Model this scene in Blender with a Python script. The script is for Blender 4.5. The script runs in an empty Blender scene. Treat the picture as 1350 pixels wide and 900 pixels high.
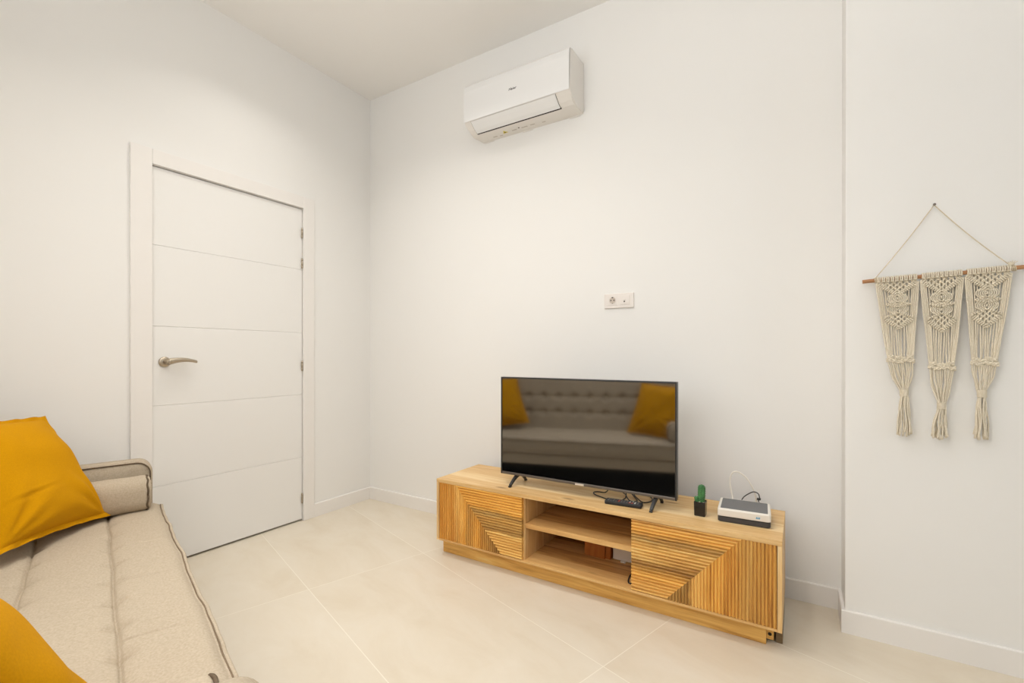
import bpy, bmesh, math, random
from mathutils import Vector, Matrix, noise
random.seed(7)
PI = math.pi
scene = bpy.context.scene
COL = scene.collection

# ------------------------------------------------------------------ measures (metres)
UL, VT, ZC = -2.7684, 2.4244, 3.0114        # left wall, television wall, ceiling
PU, PV = 0.152, 2.2366                      # pier corner
UR = 3.2                                    # right wall
TH = math.radians(-16.3)                    # sofa / tile direction
SX, SY = math.cos(TH), math.sin(TH)

def sw(s, w, z=0.0):
    return Vector((s*SX - w*SY, s*SY + w*SX, z))

# ------------------------------------------------------------------ materials
def new_mat(name):
    m = bpy.data.materials.new(name); m.use_nodes = True
    nt = m.node_tree
    return m, nt, nt.nodes['Principled BSDF']

def N(nt, kind, **kw):
    n = nt.nodes.new(kind)
    for k, v in kw.items():
        if k.startswith('i_'):
            n.inputs[int(k[2:]) if k[2:].isdigit() else k[2:]].default_value = v
        else:
            setattr(n, k, v)
    return n

def ramp(nt, stops, interp='LINEAR'):
    r = nt.nodes.new('ShaderNodeValToRGB'); r.color_ramp.interpolation = interp
    el = r.color_ramp.elements
    while len(el) > 1: el.remove(el[-1])
    el[0].position = stops[0][0]; el[0].color = (*stops[0][1], 1)
    for p, c in stops[1:]:
        e = el.new(p); e.color = (*c, 1)
    return r

def lin(r, g, b):
    f = lambda c: (c/255/12.92) if c/255 <= 0.04045 else ((c/255+0.055)/1.055)**2.4
    return (f(r), f(g), f(b))

def plain(name, col, rough=0.5, metal=0.0, bump=0.0, bscale=200.0, spec=0.5, var=0.0, vscale=6.0):
    m, nt, b = new_mat(name)
    b.inputs['Base Color'].default_value = (*col, 1)
    b.inputs['Roughness'].default_value = rough
    b.inputs['Metallic'].default_value = metal
    b.inputs['Specular IOR Level'].default_value = spec
    tc = N(nt, 'ShaderNodeTexCoord')
    nz = N(nt, 'ShaderNodeTexNoise'); nz.inputs['Scale'].default_value = vscale
    nt.links.new(tc.outputs['Object'], nz.inputs['Vector'])
    if var:
        r = ramp(nt, [(0.3, tuple(c*(1-var) for c in col)), (0.7, tuple(min(1, c*(1+var)) for c in col))])
        nt.links.new(nz.outputs['Fac'], r.inputs['Fac'])
        nt.links.new(r.outputs['Color'], b.inputs['Base Color'])
    if bump:
        n2 = N(nt, 'ShaderNodeTexNoise'); n2.inputs['Scale'].default_value = bscale
        n2.inputs['Detail'].default_value = 4
        nt.links.new(tc.outputs['Object'], n2.inputs['Vector'])
        bp = N(nt, 'ShaderNodeBump'); bp.inputs['Strength'].default_value = bump
        bp.inputs['Distance'].default_value = 0.002
        nt.links.new(n2.outputs['Fac'], bp.inputs['Height'])
        nt.links.new(bp.outputs['Normal'], b.inputs['Normal'])
    return m

def mathn(nt, op, a, b=None):
    n = nt.nodes.new('ShaderNodeMath'); n.operation = op
    for i, v in enumerate((a, b)):
        if v is None: continue
        if isinstance(v, (int, float)): n.inputs[i].default_value = v
        else: nt.links.new(v, n.inputs[i])
    return n.outputs[0]

def tile_mat():
    m, nt, b = new_mat('floor_tile')
    tc = N(nt, 'ShaderNodeTexCoord'); sp = N(nt, 'ShaderNodeSeparateXYZ')
    nt.links.new(tc.outputs['Object'], sp.inputs[0])
    ca, sa = math.cos(math.radians(17.2)), math.sin(math.radians(17.2))
    x, y = sp.outputs[0], sp.outputs[1]
    t = mathn(nt, 'SUBTRACT', mathn(nt, 'MULTIPLY', x, ca), mathn(nt, 'MULTIPLY', y, sa))
    n = mathn(nt, 'ADD', mathn(nt, 'MULTIPLY', x, sa), mathn(nt, 'MULTIPLY', y, ca))
    tt = mathn(nt, 'DIVIDE', mathn(nt, 'ADD', t, 1.0104 + 12.265), 1.2265)
    nn = mathn(nt, 'DIVIDE', mathn(nt, 'ADD', n, -1.3003 + 6.02), 0.602)
    def line(c, size, half):
        f = mathn(nt, 'FRACT', c)
        d = mathn(nt, 'MINIMUM', f, mathn(nt, 'SUBTRACT', 1.0, f))
        return mathn(nt, 'LESS_THAN', mathn(nt, 'MULTIPLY', d, size), half)
    g = mathn(nt, 'MAXIMUM', line(tt, 1.2265, 0.0017), line(nn, 0.602, 0.0017))
    # per tile shift of the stone cloud
    ft, fn = mathn(nt, 'FLOOR', tt), mathn(nt, 'FLOOR', nn)
    cmb = N(nt, 'ShaderNodeCombineXYZ'); nt.links.new(ft, cmb.inputs[0]); nt.links.new(fn, cmb.inputs[1])
    wn = N(nt, 'ShaderNodeTexWhiteNoise'); nt.links.new(cmb.outputs[0], wn.inputs['Vector'])
    off = N(nt, 'ShaderNodeVectorMath', operation='MULTIPLY_ADD')
    nt.links.new(wn.outputs['Color'], off.inputs[0]); off.inputs[1].default_value = (9, 9, 9)
    cm2 = N(nt, 'ShaderNodeCombineXYZ'); nt.links.new(t, cm2.inputs[0]); nt.links.new(mathn(nt, 'MULTIPLY', n, 2.0), cm2.inputs[1])
    nt.links.new(cm2.outputs[0], off.inputs[2])
    nz = N(nt, 'ShaderNodeTexNoise'); nz.inputs['Scale'].default_value = 2.6; nz.inputs['Detail'].default_value = 7
    nz.inputs['Roughness'].default_value = 0.62; nz.inputs['Distortion'].default_value = 0.5
    nt.links.new(off.outputs[0], nz.inputs['Vector'])
    r = ramp(nt, [(0.25, lin(221, 208, 186)), (0.5, lin(228, 217, 198)), (0.78, lin(233, 224, 208))])
    nt.links.new(nz.outputs['Fac'], r.inputs['Fac'])
    mx = N(nt, 'ShaderNodeMix', data_type='RGBA')
    nt.links.new(g, mx.inputs['Factor']); nt.links.new(r.outputs['Color'], mx.inputs[6])
    mx.inputs[7].default_value = (*lin(243, 235, 219), 1)
    nt.links.new(mx.outputs[2], b.inputs['Base Color'])
    b.inputs['Roughness'].default_value = 0.42; b.inputs['Specular IOR Level'].default_value = 0.35
    bp = N(nt, 'ShaderNodeBump'); bp.inputs['Strength'].default_value = 0.25; bp.inputs['Distance'].default_value = 0.001
    bp.invert = True
    nt.links.new(g, bp.inputs['Height']); nt.links.new(bp.outputs['Normal'], b.inputs['Normal'])
    return m

def wood(name, stops, axis='X', band=None, bandstops=None, bandmix=0.75, plank=None, rough=0.42, seed=0.0):
    """oiled mango wood; grain runs along axis; band = axis letter along which glued boards change tone"""
    m, nt, b = new_mat(name)
    tc = N(nt, 'ShaderNodeTexCoord'); sp = N(nt, 'ShaderNodeSeparateXYZ')
    nt.links.new(tc.outputs['Object'], sp.inputs[0])
    sc = {'X': (2.2, 26, 26), 'Y': (26, 2.2, 26), 'Z': (26, 26, 2.2)}[axis]
    mp = N(nt, 'ShaderNodeMapping'); mp.inputs['Scale'].default_value = sc
    mp.inputs['Location'].default_value = (seed, seed*1.7, seed*0.6)
    nt.links.new(tc.outputs['Object'], mp.inputs[0])
    g = N(nt, 'ShaderNodeTexNoise'); g.inputs['Scale'].default_value = 1.0; g.inputs['Detail'].default_value = 6
    g.inputs['Roughness'].default_value = 0.6; g.inputs['Distortion'].default_value = 1.1
    nt.links.new(mp.outputs[0], g.inputs['Vector'])
    sc2 = {'X': (6, 150, 150), 'Y': (150, 6, 150), 'Z': (150, 150, 6)}[axis]
    mp2 = N(nt, 'ShaderNodeMapping'); mp2.inputs['Scale'].default_value = sc2
    nt.links.new(tc.outputs['Object'], mp2.inputs[0])
    f = N(nt, 'ShaderNodeTexNoise'); f.inputs['Scale'].default_value = 1.0; f.inputs['Detail'].default_value = 3
    nt.links.new(mp2.outputs[0], f.inputs['Vector'])
    fac = mathn(nt, 'ADD', mathn(nt, 'MULTIPLY', g.outputs['Fac'], 0.74), mathn(nt, 'MULTIPLY', f.outputs['Fac'], 0.26))
    if plank:
        pax, pw, amt = plank
        c = mathn(nt, 'FLOOR', mathn(nt, 'DIVIDE', sp.outputs['XYZ'.index(pax)], pw))
        wn = N(nt, 'ShaderNodeTexWhiteNoise'); wn.noise_dimensions = '1D'
        nt.links.new(mathn(nt, 'ADD', c, 11.3 + seed), wn.inputs['W'])
        fac = mathn(nt, 'ADD', fac, mathn(nt, 'MULTIPLY', mathn(nt, 'SUBTRACT', wn.outputs['Value'], 0.5), amt))
    r = ramp(nt, stops); nt.links.new(fac, r.inputs['Fac'])
    col = r.outputs['Color']
    if band:
        lo = N(nt, 'ShaderNodeTexNoise'); lo.inputs['Scale'].default_value = 7.0; lo.inputs['Detail'].default_value = 3
        nt.links.new(tc.outputs['Object'], lo.inputs['Vector'])
        ax, k0, k1, wob = band
        v = mathn(nt, 'DIVIDE', mathn(nt, 'SUBTRACT', sp.outputs['XYZ'.index(ax)], k0), k1-k0)
        v = mathn(nt, 'ADD', v, mathn(nt, 'MULTIPLY', mathn(nt, 'SUBTRACT', lo.outputs['Fac'], 0.5), wob))
        br = ramp(nt, bandstops); nt.links.new(v, br.inputs['Fac'])
        mx = N(nt, 'ShaderNodeMix', data_type='RGBA'); mx.blend_type = 'MULTIPLY'
        mx.inputs['Factor'].default_value = bandmix
        nt.links.new(col, mx.inputs[6]); nt.links.new(br.outputs['Color'], mx.inputs[7])
        col = mx.outputs[2]
    # small knots
    mk = N(nt, 'ShaderNodeMapping'); mk.inputs['Scale'].default_value = {'X': (2.6, 7, 7), 'Y': (7, 2.6, 7), 'Z': (7, 7, 2.6)}[axis]
    mk.inputs['Location'].default_value = (seed*3.1, seed, seed*2.3)
    nt.links.new(tc.outputs['Object'], mk.inputs[0])
    vo = N(nt, 'ShaderNodeTexVoronoi'); vo.inputs['Scale'].default_value = 1.0
    nt.links.new(mk.outputs[0], vo.inputs['Vector'])
    kr = ramp(nt, [(0.0, (0.25, 0.17, 0.1)), (0.05, (0.55, 0.45, 0.35)), (0.11, (1, 1, 1))])
    nt.links.new(vo.outputs['Distance'], kr.inputs['Fac'])
    mk2 = N(nt, 'ShaderNodeMix', data_type='RGBA'); mk2.blend_type = 'MULTIPLY'; mk2.inputs['Factor'].default_value = 0.8
    nt.links.new(col, mk2.inputs[6]); nt.links.new(kr.outputs['Color'], mk2.inputs[7])
    nt.links.new(mk2.outputs[2], b.inputs['Base Color'])
    b.inputs['Roughness'].default_value = rough; b.inputs['Specular IOR Level'].default_value = 0.35
    bp = N(nt, 'ShaderNodeBump'); bp.inputs['Strength'].default_value = 0.12; bp.inputs['Distance'].default_value = 0.001
    nt.links.new(f.outputs['Fac'], bp.inputs['Height']); nt.links.new(bp.outputs['Normal'], b.inputs['Normal'])
    return m

def fabric(name, c1, c2, scale=420.0, rough=0.95, sheen=0.0, bump=0.35):
    m, nt, b = new_mat(name)
    tc = N(nt, 'ShaderNodeTexCoord')
    nz = N(nt, 'ShaderNodeTexNoise'); nz.inputs['Scale'].default_value = scale*0.45; nz.inputs['Detail'].default_value = 4
    nt.links.new(tc.outputs['Object'], nz.inputs['Vector'])
    r = ramp(nt, [(0.3, c1), (0.7, c2)]); nt.links.new(nz.outputs['Fac'], r.inputs['Fac'])
    nt.links.new(r.outputs['Color'], b.inputs['Base Color'])
    b.inputs['Roughness'].default_value = rough; b.inputs['Specular IOR Level'].default_value = 0.15
    b.inputs['Sheen Weight'].default_value = sheen
    w1 = N(nt, 'ShaderNodeTexNoise'); w1.inputs['Scale'].default_value = scale
    nt.links.new(tc.outputs['Object'], w1.inputs['Vector'])
    bp = N(nt, 'ShaderNodeBump'); bp.inputs['Strength'].default_value = bump; bp.inputs['Distance'].default_value = 0.0012
    nt.links.new(w1.outputs['Fac'], bp.inputs['Height']); nt.links.new(bp.outputs['Normal'], b.inputs['Normal'])
    return m

M = {}
M['wall'] = plain('wall_paint', lin(244, 242, 238), 0.85, bump=0.05, bscale=350)
M['ceil'] = plain('ceiling_paint', lin(248, 245, 240), 0.9, bump=0.04, bscale=350)
M['trim'] = plain('white_lacquer', lin(244, 240, 235), 0.38, bump=0.02, bscale=90)
M['door'] = plain('door_lacquer', lin(244, 242, 238), 0.33, bump=0.02, bscale=60)
M['gap'] = plain('dark_gap', (0.02, 0.02, 0.018), 0.8)
M['floor'] = tile_mat()
M['steel'] = plain('satin_nickel', lin(186, 174, 156), 0.38, metal=1.0, bump=0.05, bscale=400)
M['steel_dark'] = plain('keyhole_metal', lin(90, 84, 76), 0.4, metal=0.8)
M['black'] = plain('black_plastic', (0.012, 0.012, 0.013), 0.35, bump=0.05, bscale=500)
M['blackmat'] = plain('matt_black_plastic', (0.02, 0.02, 0.021), 0.6, bump=0.1, bscale=500)
M['bezel'] = plain('dark_bezel', (0.03, 0.029, 0.028), 0.3, bump=0.02)
M['bezel_grey'] = plain('grey_bezel', lin(120, 112, 104), 0.35, metal=0.6, bump=0.02)
M['badge'] = plain('silver_badge', lin(232, 222, 210), 0.35, metal=0.3)
m, nt, b = new_mat('screen_glass')
b.inputs['Base Color'].default_value = (0.004, 0.004, 0.004, 1); b.inputs['Roughness'].default_value = 0.055
b.inputs['IOR'].default_value = 3.3; b.inputs['Specular IOR Level'].default_value = 0.5
M['screen'] = m
M['acwhite'] = plain('glossy_white_plastic', lin(240, 239, 237), 0.28, bump=0.01)
M['acwhite2'] = plain('satin_white_plastic', lin(236, 231, 224), 0.4, bump=0.01)
M['line'] = plain('grey_seam', lin(150, 142, 132), 0.7)
M['ink'] = plain('dark_print', lin(70, 66, 62), 0.6)
M['inkpale'] = plain('pale_print', lin(200, 190, 178), 0.6)
M['yellow'] = plain('warning_yellow', lin(225, 205, 60), 0.5)
M['socket'] = plain('socket_plastic', lin(238, 230, 222), 0.35, bump=0.01)
M['socket2'] = plain('socket_well', lin(205, 192, 178), 0.5)
M['hole'] = plain('dark_hole', lin(45, 36, 28), 0.8)
oak = [(0.25, lin(168, 126, 76)), (0.42, lin(214, 170, 110)), (0.58, lin(230, 192, 134)), (0.75, lin(242, 212, 162))]
M['top'] = wood('mango_top', oak, 'X', plank=('Y', 0.0975, 0.42), seed=1.3)
M['side'] = wood('mango_side', oak, 'Z', plank=('Y', 0.13, 0.2), seed=2.1)
gold = [(0.26, lin(168, 116, 56)), (0.42, lin(226, 172, 90)), (0.56, lin(246, 198, 112)), (0.74, lin(254, 222, 148))]
M['frame'] = wood('mango_frame', gold, 'X', seed=3.7)
M['inner'] = wood('mango_inner', [(0.25, lin(150, 102, 54)), (0.45, lin(204, 152, 88)), (0.7, lin(228, 184, 120))], 'X', plank=('Y', 0.11, 0.25), seed=5.2)
M['partition'] = wood('mango_partition', oak, 'Z', seed=4.4)
M['backp'] = wood('mango_back', [(0.2, lin(112, 70, 30)), (0.5, lin(156, 104, 50)), (0.8, lin(182, 130, 72))], 'X', seed=6.1)
M['brace'] = wood('mango_brace', [(0.2, lin(150, 84, 30)), (0.5, lin(178, 104, 42)), (0.8, lin(190, 120, 56))], 'Z', seed=7.7)
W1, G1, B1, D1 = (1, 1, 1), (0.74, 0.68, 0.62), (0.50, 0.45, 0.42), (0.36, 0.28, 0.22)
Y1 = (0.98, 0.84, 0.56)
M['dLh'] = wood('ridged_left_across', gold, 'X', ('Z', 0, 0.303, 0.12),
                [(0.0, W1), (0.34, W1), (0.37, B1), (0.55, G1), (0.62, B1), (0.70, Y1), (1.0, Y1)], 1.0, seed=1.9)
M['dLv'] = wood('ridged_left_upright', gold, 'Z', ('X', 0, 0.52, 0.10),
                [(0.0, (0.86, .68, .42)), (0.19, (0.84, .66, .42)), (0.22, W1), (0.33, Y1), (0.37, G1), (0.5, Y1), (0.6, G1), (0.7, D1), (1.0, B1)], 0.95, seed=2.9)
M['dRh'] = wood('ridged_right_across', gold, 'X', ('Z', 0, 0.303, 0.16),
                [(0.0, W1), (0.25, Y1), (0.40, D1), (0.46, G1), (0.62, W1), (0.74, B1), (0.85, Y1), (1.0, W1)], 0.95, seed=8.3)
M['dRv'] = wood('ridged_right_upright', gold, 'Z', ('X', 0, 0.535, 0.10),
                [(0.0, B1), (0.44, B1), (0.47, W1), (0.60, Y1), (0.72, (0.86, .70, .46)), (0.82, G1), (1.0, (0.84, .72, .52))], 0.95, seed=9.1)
M['sofa'] = fabric('beige_weave', lin(184, 169, 147), lin(200, 186, 165))
M['piping'] = fabric('taupe_piping', lin(98, 84, 68), lin(116, 101, 84))
M['piping_pale'] = fabric('brown_piping', lin(128, 110, 90), lin(146, 127, 106))
M['mustard'] = fabric('mustard_cotton', lin(202, 142, 1), lin(212, 151, 2), scale=700, bump=0.15)
M['rope'] = fabric('cotton_rope', lin(224, 211, 186), lin(240, 231, 212), scale=900, bump=0.5)
M['dowel'] = wood('dowel_wood', [(0.2, lin(146, 100, 64)), (0.5, lin(180, 130, 88)), (0.8, lin(200, 154, 112))], 'X', seed=4.9)
M['cord'] = fabric('tan_cord', lin(212, 197, 168), lin(226, 212, 186), scale=900)
M['nail'] = plain('nail_steel', lin(120, 112, 104), 0.4, metal=0.9)
M['pot'] = plain('dark_glass_pot', (0.010, 0.008, 0.007), 0.18, bump=0.5, bscale=60)
M['pebble'] = plain('pale_pebble', lin(220, 205, 180), 0.7, var=0.15, vscale=80)
M['cactus'] = plain('cactus_green', lin(66, 124, 70), 0.6, var=0.35, vscale=60, bump=0.4, bscale=150)
M['spine'] = plain('cactus_spine', lin(150, 178, 120), 0.7)
M['rwhite'] = plain('router_white', lin(238, 232, 222), 0.35, bump=0.02)
M['rgrey'] = plain('router_grey_lid', lin(104, 104, 106), 0.4, bump=0.05, bscale=300)
M['rdark'] = plain('router_dark_base', lin(66, 64, 66), 0.45, bump=0.05, bscale=300)
M['blue'] = plain('blue_print', lin(70, 160, 200), 0.5)
M['wcable'] = plain('white_cable', lin(244, 238, 226), 0.45, bump=0.02)
M['bcable'] = plain('black_cable', (0.015, 0.012, 0.010), 0.45, bump=0.02)
M['btn_grey'] = plain('grey_button', lin(110, 106, 102), 0.5)
M['btn_white'] = plain('white_button', lin(225, 220, 210), 0.5)
M['btn_red'] = plain('red_button', lin(205, 70, 40), 0.5)
M['footwood'] = wood('weathered_end_grain', [(0.2, lin(84, 66, 44)), (0.5, lin(126, 104, 74)), (0.8, lin(150, 128, 96))], 'X', seed=2.2)
M['under_shade'] = plain('under_sofa_shade', (0.003, 0.003, 0.003), 0.9, spec=0.1)  # shade under the sofa, put into a near-black colour
M['legwood'] = wood('sofa_leg_wood', [(0.2, lin(60, 40, 26)), (0.8, lin(90, 62, 42))], 'Z', seed=3.3)

# ------------------------------------------------------------------ mesh builder
class MB:
    def __init__(s): s.bm = bmesh.new()
    def box(s, lo, hi, bevel=0.0, seg=2, mi=0, mat=None):
        t = bmesh.new(); bmesh.ops.create_cube(t, size=1.0)
        lo, hi = Vector(lo), Vector(hi)
        for v in t.verts:
            v.co = Vector([(lo[i]+hi[i])/2 + v.co[i]*(hi[i]-lo[i]) for i in range(3)])
        if bevel: bmesh.ops.bevel(t, geom=t.edges[:], offset=bevel, segments=seg, profile=0.5, affect='EDGES')
        return s.add(t, mi, mat)
    def add(s, t, mi=0, mat=None, smooth=False):
        if mat is not None: bmesh.ops.transform(t, matrix=mat, verts=t.verts)
        vm = {v: s.bm.verts.new(v.co) for v in t.verts}
        for f in t.faces:
            try: nf = s.bm.faces.new([vm[v] for v in f.verts])
            except ValueError: continue
            nf.material_index = mi; nf.smooth = smooth or f.smooth
        t.free(); return s
    def prism(s, poly, axis, a, b, mi=0, smooth=False, mat=None):
        """poly: 2-D outline in the two axes other than `axis` (in xyz order)"""
        t = bmesh.new(); o = [i for i in range(3) if i != axis]
        def P(p, q):
            c = [0, 0, 0]; c[axis] = q; c[o[0]] = p[0]; c[o[1]] = p[1]; return c
        A = [t.verts.new(P(p, a)) for p in poly]; B = [t.verts.new(P(p, b)) for p in poly]
        n = len(poly)
        for i in range(n):
            f = t.faces.new([A[i], A[(i+1) % n], B[(i+1) % n], B[i]]); f.smooth = smooth
        t.faces.new(A[::-1]); t.faces.new(B)
        bmesh.ops.recalc_face_normals(t, faces=t.faces[:])
        return s.add(t, mi, mat)
    def tube(s, pts, r, n=8, mi=0, cap=True, squash=None):
        t = bmesh.new(); pts = [Vector(p) for p in pts]; rings = []
        prev = None
        for i, p in enumerate(pts):
            d = (pts[min(i+1, len(pts)-1)] - pts[max(i-1, 0)])
            if d.length < 1e-9: d = Vector((0, 0, 1))
            d.normalize()
            if prev is None:
                a = Vector((0, 0, 1)) if abs(d.z) < 0.9 else Vector((1, 0, 0))
                x = d.cross(a).normalized()
            else:
                x = (prev - d*prev.dot(d)).normalized()
            prev = x; y = d.cross(x)
            rr = r[i] if isinstance(r, (list, tuple)) else r
            rings.append([t.verts.new(p + (x*math.cos(2*PI*k/n) + y*math.sin(2*PI*k/n))*rr) for k in range(n)])
        for a, b in zip(rings, rings[1:]):
            for k in range(n):
                f = t.faces.new([a[k], a[(k+1) % n], b[(k+1) % n], b[k]]); f.smooth = True
        if cap:
            t.faces.new(rings[0][::-1]); t.faces.new(rings[-1])
        return s.add(t, mi)
    def lathe(s, prof, n=32, mat=None, mi=0):
        """prof: (radius, height) pairs about local z"""
        t = bmesh.new(); rings = []
        for r, h in prof:
            rings.append([t.verts.new((max(r, 1e-5)*math.cos(2*PI*k/n), max(r, 1e-5)*math.sin(2*PI*k/n), h)) for k in range(n)])
        for a, b in zip(rings, rings[1:]):
            for k in range(n):
                f = t.faces.new([a[k], a[(k+1) % n], b[(k+1) % n], b[k]]); f.smooth = True
        t.faces.new(rings[0][::-1]); t.faces.new(rings[-1])
        bmesh.ops.recalc_face_normals(t, faces=t.faces[:])
        return s.add(t, mi, mat)
    def ball(s, c, rad, sub=2, mi=0, mat=None):
        t = bmesh.new(); bmesh.ops.create_icosphere(t, subdivisions=sub, radius=1.0)
        R = Vector(rad) if not isinstance(rad, (int, float)) else Vector((rad,)*3)
        for v in t.verts: v.co = Vector((v.co.x*R.x, v.co.y*R.y, v.co.z*R.z))
        mm = Matrix.Translation(Vector(c)) @ (mat if mat is not None else Matrix.Identity(4))
        return s.add(t, mi, mm, smooth=True)
    def grid(s, fn, nu, nv, mi=0, flip=False):
        vs = [[s.bm.verts.new(fn(i/nu, j/nv)) for j in range(nv+1)] for i in range(nu+1)]
        for i in range(nu):
            for j in range(nv):
                q = [vs[i][j], vs[i+1][j], vs[i+1][j+1], vs[i][j+1]]
                f = s.bm.faces.new(q[::-1] if flip else q); f.smooth = True; f.material_index = mi
        return vs
    def build(s, name, mats, parent=None, loc=None, merge=False, recalc=False):
        if merge: bmesh.ops.remove_doubles(s.bm, verts=s.bm.verts[:], dist=1e-5)
        if recalc: bmesh.ops.recalc_face_normals(s.bm, faces=s.bm.faces[:])
        me = bpy.data.meshes.new(name); s.bm.to_mesh(me); s.bm.free()
        for m in (mats if isinstance(mats, (list, tuple)) else [mats]): me.materials.append(m)
        o = bpy.data.objects.new(name, me); COL.objects.link(o)
        if parent is not None: o.parent = parent
        if loc is not None: o.location = loc
        return o

def empty(name, loc=(0, 0, 0), rz=0.0):
    o = bpy.data.objects.new(name, None); COL.objects.link(o)
    o.location = loc; o.rotation_euler = (0, 0, rz); o.empty_display_size = 0.1
    return o
def tag(o, label, cat, group=None):
    o['label'] = label; o['category'] = cat
    if group: o['group'] = group
    return o
def struct(o):
    o['kind'] = 'structure'; return o
def smooth_path(pts, n=10, closed=False):
    P = [Vector(p) for p in pts]; out = []
    for i in range(len(P)-1):
        p0, p1, p2, p3 = P[max(i-1, 0)], P[i], P[i+1], P[min(i+2, len(P)-1)]
        for k in range(n):
            t = k/n
            out.append(0.5*((2*p1)+(p2-p0)*t+(2*p0-5*p1+4*p2-p3)*t*t+(3*p1-p0-3*p2+p3)*t**3))
    out.append(P[-1]); return out

# ------------------------------------------------------------------ room shell
WT = 0.12
b = MB(); b.box((UL-0.3, -2.4, -0.06), (UR+0.3, VT+0.2, 0.0)); struct(b.build('floor', M['floor']))
b = MB(); b.box((UL-0.3, -2.4, ZC), (UR+0.3, VT+0.2, ZC+0.1)); struct(b.build('ceiling', M['ceil']))
# left wall with the door recess
OV0, OV1, OZ = 0.985, 1.90, 2.075
b = MB()
b.box((UL-0.06, -0.4, 0), (UL, OV0, ZC)); b.box((UL-0.06, OV1, 0), (UL, VT+0.1, ZC)); b.box((UL-0.06, OV0, OZ), (UL, OV1, ZC))
b.box((UL-0.2, -0.4, 0), (UL-0.06, VT+0.1, ZC)); struct(b.build('wall_left', M['wall']))
b = MB(); b.box((UL, VT, 0), (PU+0.02, VT+0.2, ZC)); struct(b.build('wall_far', M['wall']))
b = MB(); b.box((PU, PV, 0), (UR, VT+0.2, ZC), 0.003, 2); struct(b.build('wall_pier', M['wall']))
# wall behind the sofa, parallel to the sofa
WS0, WS1, WZ0, WZ1 = -1.75, -0.30, 1.05, 2.45     # window added above the sofa back to bring in fill light
b = MB(); b.box((-3.0, -0.12, 0), (WS0, 0, ZC)); b.box((WS1, -0.12, 0), (3.9, 0, ZC)); b.box((WS0, -0.12, 0), (WS1, 0, WZ0)); b.box((WS0, -0.12, WZ1), (WS1, 0, ZC)); wn = b.build('wall_near', M['wall']); wn.location = sw(0, -0.60); wn.rotation_euler = (0, 0, TH); struct(wn)
# right wall with a tall balcony opening
b = MB(); y0, y1, zt = -0.9, 1.2, 2.35
b.box((UR, -2.4, 0), (UR+0.15, y0, ZC)); b.box((UR, y1, 0), (UR+0.15, VT+0.2, ZC)); b.box((UR, y0, zt), (UR+0.15, y1, ZC))
struct(b.build('wall_right', M['wall']))
r = empty('window_1', (UR+0.07, (y0+y1)/2, 0)); struct(r)
b = MB(); hw = (y1-y0)/2
for yy in (-hw, -0.03, hw-0.06): b.box((-0.03, yy, 0.0), (0.03, yy+0.06, zt), 0.004)
b.box((-0.03, -hw, zt-0.06), (0.03, hw, zt), 0.004); b.box((-0.03, -hw, 0.001), (0.03, hw, 0.06), 0.004)
b.build('window_frame', M['trim'], r)

r = empty('added_window', sw((WS0+WS1)/2, -0.66, 0), TH); struct(r)  # unseen window, added for the light it lets in
b = MB(); hw = (WS1-WS0)/2
for xx in (-hw, -0.03, hw-0.06): b.box((xx, -0.03, WZ0), (xx+0.06, 0.03, WZ1), 0.004)
b.box((-hw, -0.03, WZ1-0.06), (hw, 0.03, WZ1), 0.004); b.box((-hw, -0.03, WZ0), (hw, 0.03, WZ0+0.06), 0.004)
b.build('window_frame', M['trim'], r)

# skirting boards with a softly rounded top edge
BH, BT = 0.088, 0.012
def skirt_profile(h=BH, t=BT):
    return [(0, 0), (t, 0), (t, h-0.004), (t-0.0012, h-0.0012), (t-0.004, h), (0, h)]
b = MB(); b.prism([(UL+x, z) for x, z in skirt_profile()], 1, 1.936, VT-0.0005); struct(b.build('baseboard_left', M['trim']))
b = MB(); b.prism([(UL+x, z) for x, z in skirt_profile()], 1, -0.1, 0.938); struct(b.build('trim_1', M['trim']))
b = MB(); b.prism([(VT-x, z) for x, z in skirt_profile()], 0, UL+BT+0.0004, PU-0.0005); struct(b.build('baseboard_far', M['trim']))
b = MB(); b.prism([(PU-x, z) for x, z in skirt_profile()], 1, PV+0.0003, VT-BT-0.0003); struct(b.build('trim_2', M['trim']))
b = MB(); b.prism([(PV-x, z) for x, z in skirt_profile()], 0, PU-BT, UR); struct(b.build('baseboard_pier', M['trim']))

# ------------------------------------------------------------------ door
dr = empty('door_1', (UL, 1.4435, 0)); struct(dr)
y0, y1 = 1.031-1.4435, 1.8590-1.4435
b = MB(); fr = -0.004; d = 0.003
prof = [(fr-0.04, 0.012), (fr, 0.012)]
for gz in (0.415, 0.825, 1.230, 1.641):
    prof += [(fr, gz-0.003), (fr-d, gz-0.0012), (fr-d, gz+0.0012), (fr, gz+0.003)]
prof += [(fr, 2.0365), (fr-0.04, 2.0365)]
b.prism(prof, 1, y0, y1); b.build('door_leaf', M['door'], dr)
b = MB(); cf = 0.014
b.box((-0.001, 0.937-1.4435, 0), (cf, 1.027-1.4435, 2.118), 0.0025)            # casing, latch side
b.box((-0.001, 1.861-1.4435, 0), (cf, 1.939-1.4435, 2.118), 0.0025)            # casing, hinge side
b.box((-0.001, 1.0276-1.4435, 2.043), (cf-0.0005, 1.8604-1.4435, 2.118), 0.0015)  # head casing
b.build('door_casing', M['trim'], dr)
b = MB()
b.box((-0.058, 0.99-1.4435, 0), (-0.0012, 1.026-1.4435, 2.07)); b.box((-0.058, 1.862-1.4435, 0), (-0.0012, 1.895-1.4435, 2.07))
b.box((-0.058, 1.026-1.4435, 2.041), (-0.0012, 1.862-1.4435, 2.07))
b.build('door_frame', M['trim'], dr)
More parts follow.
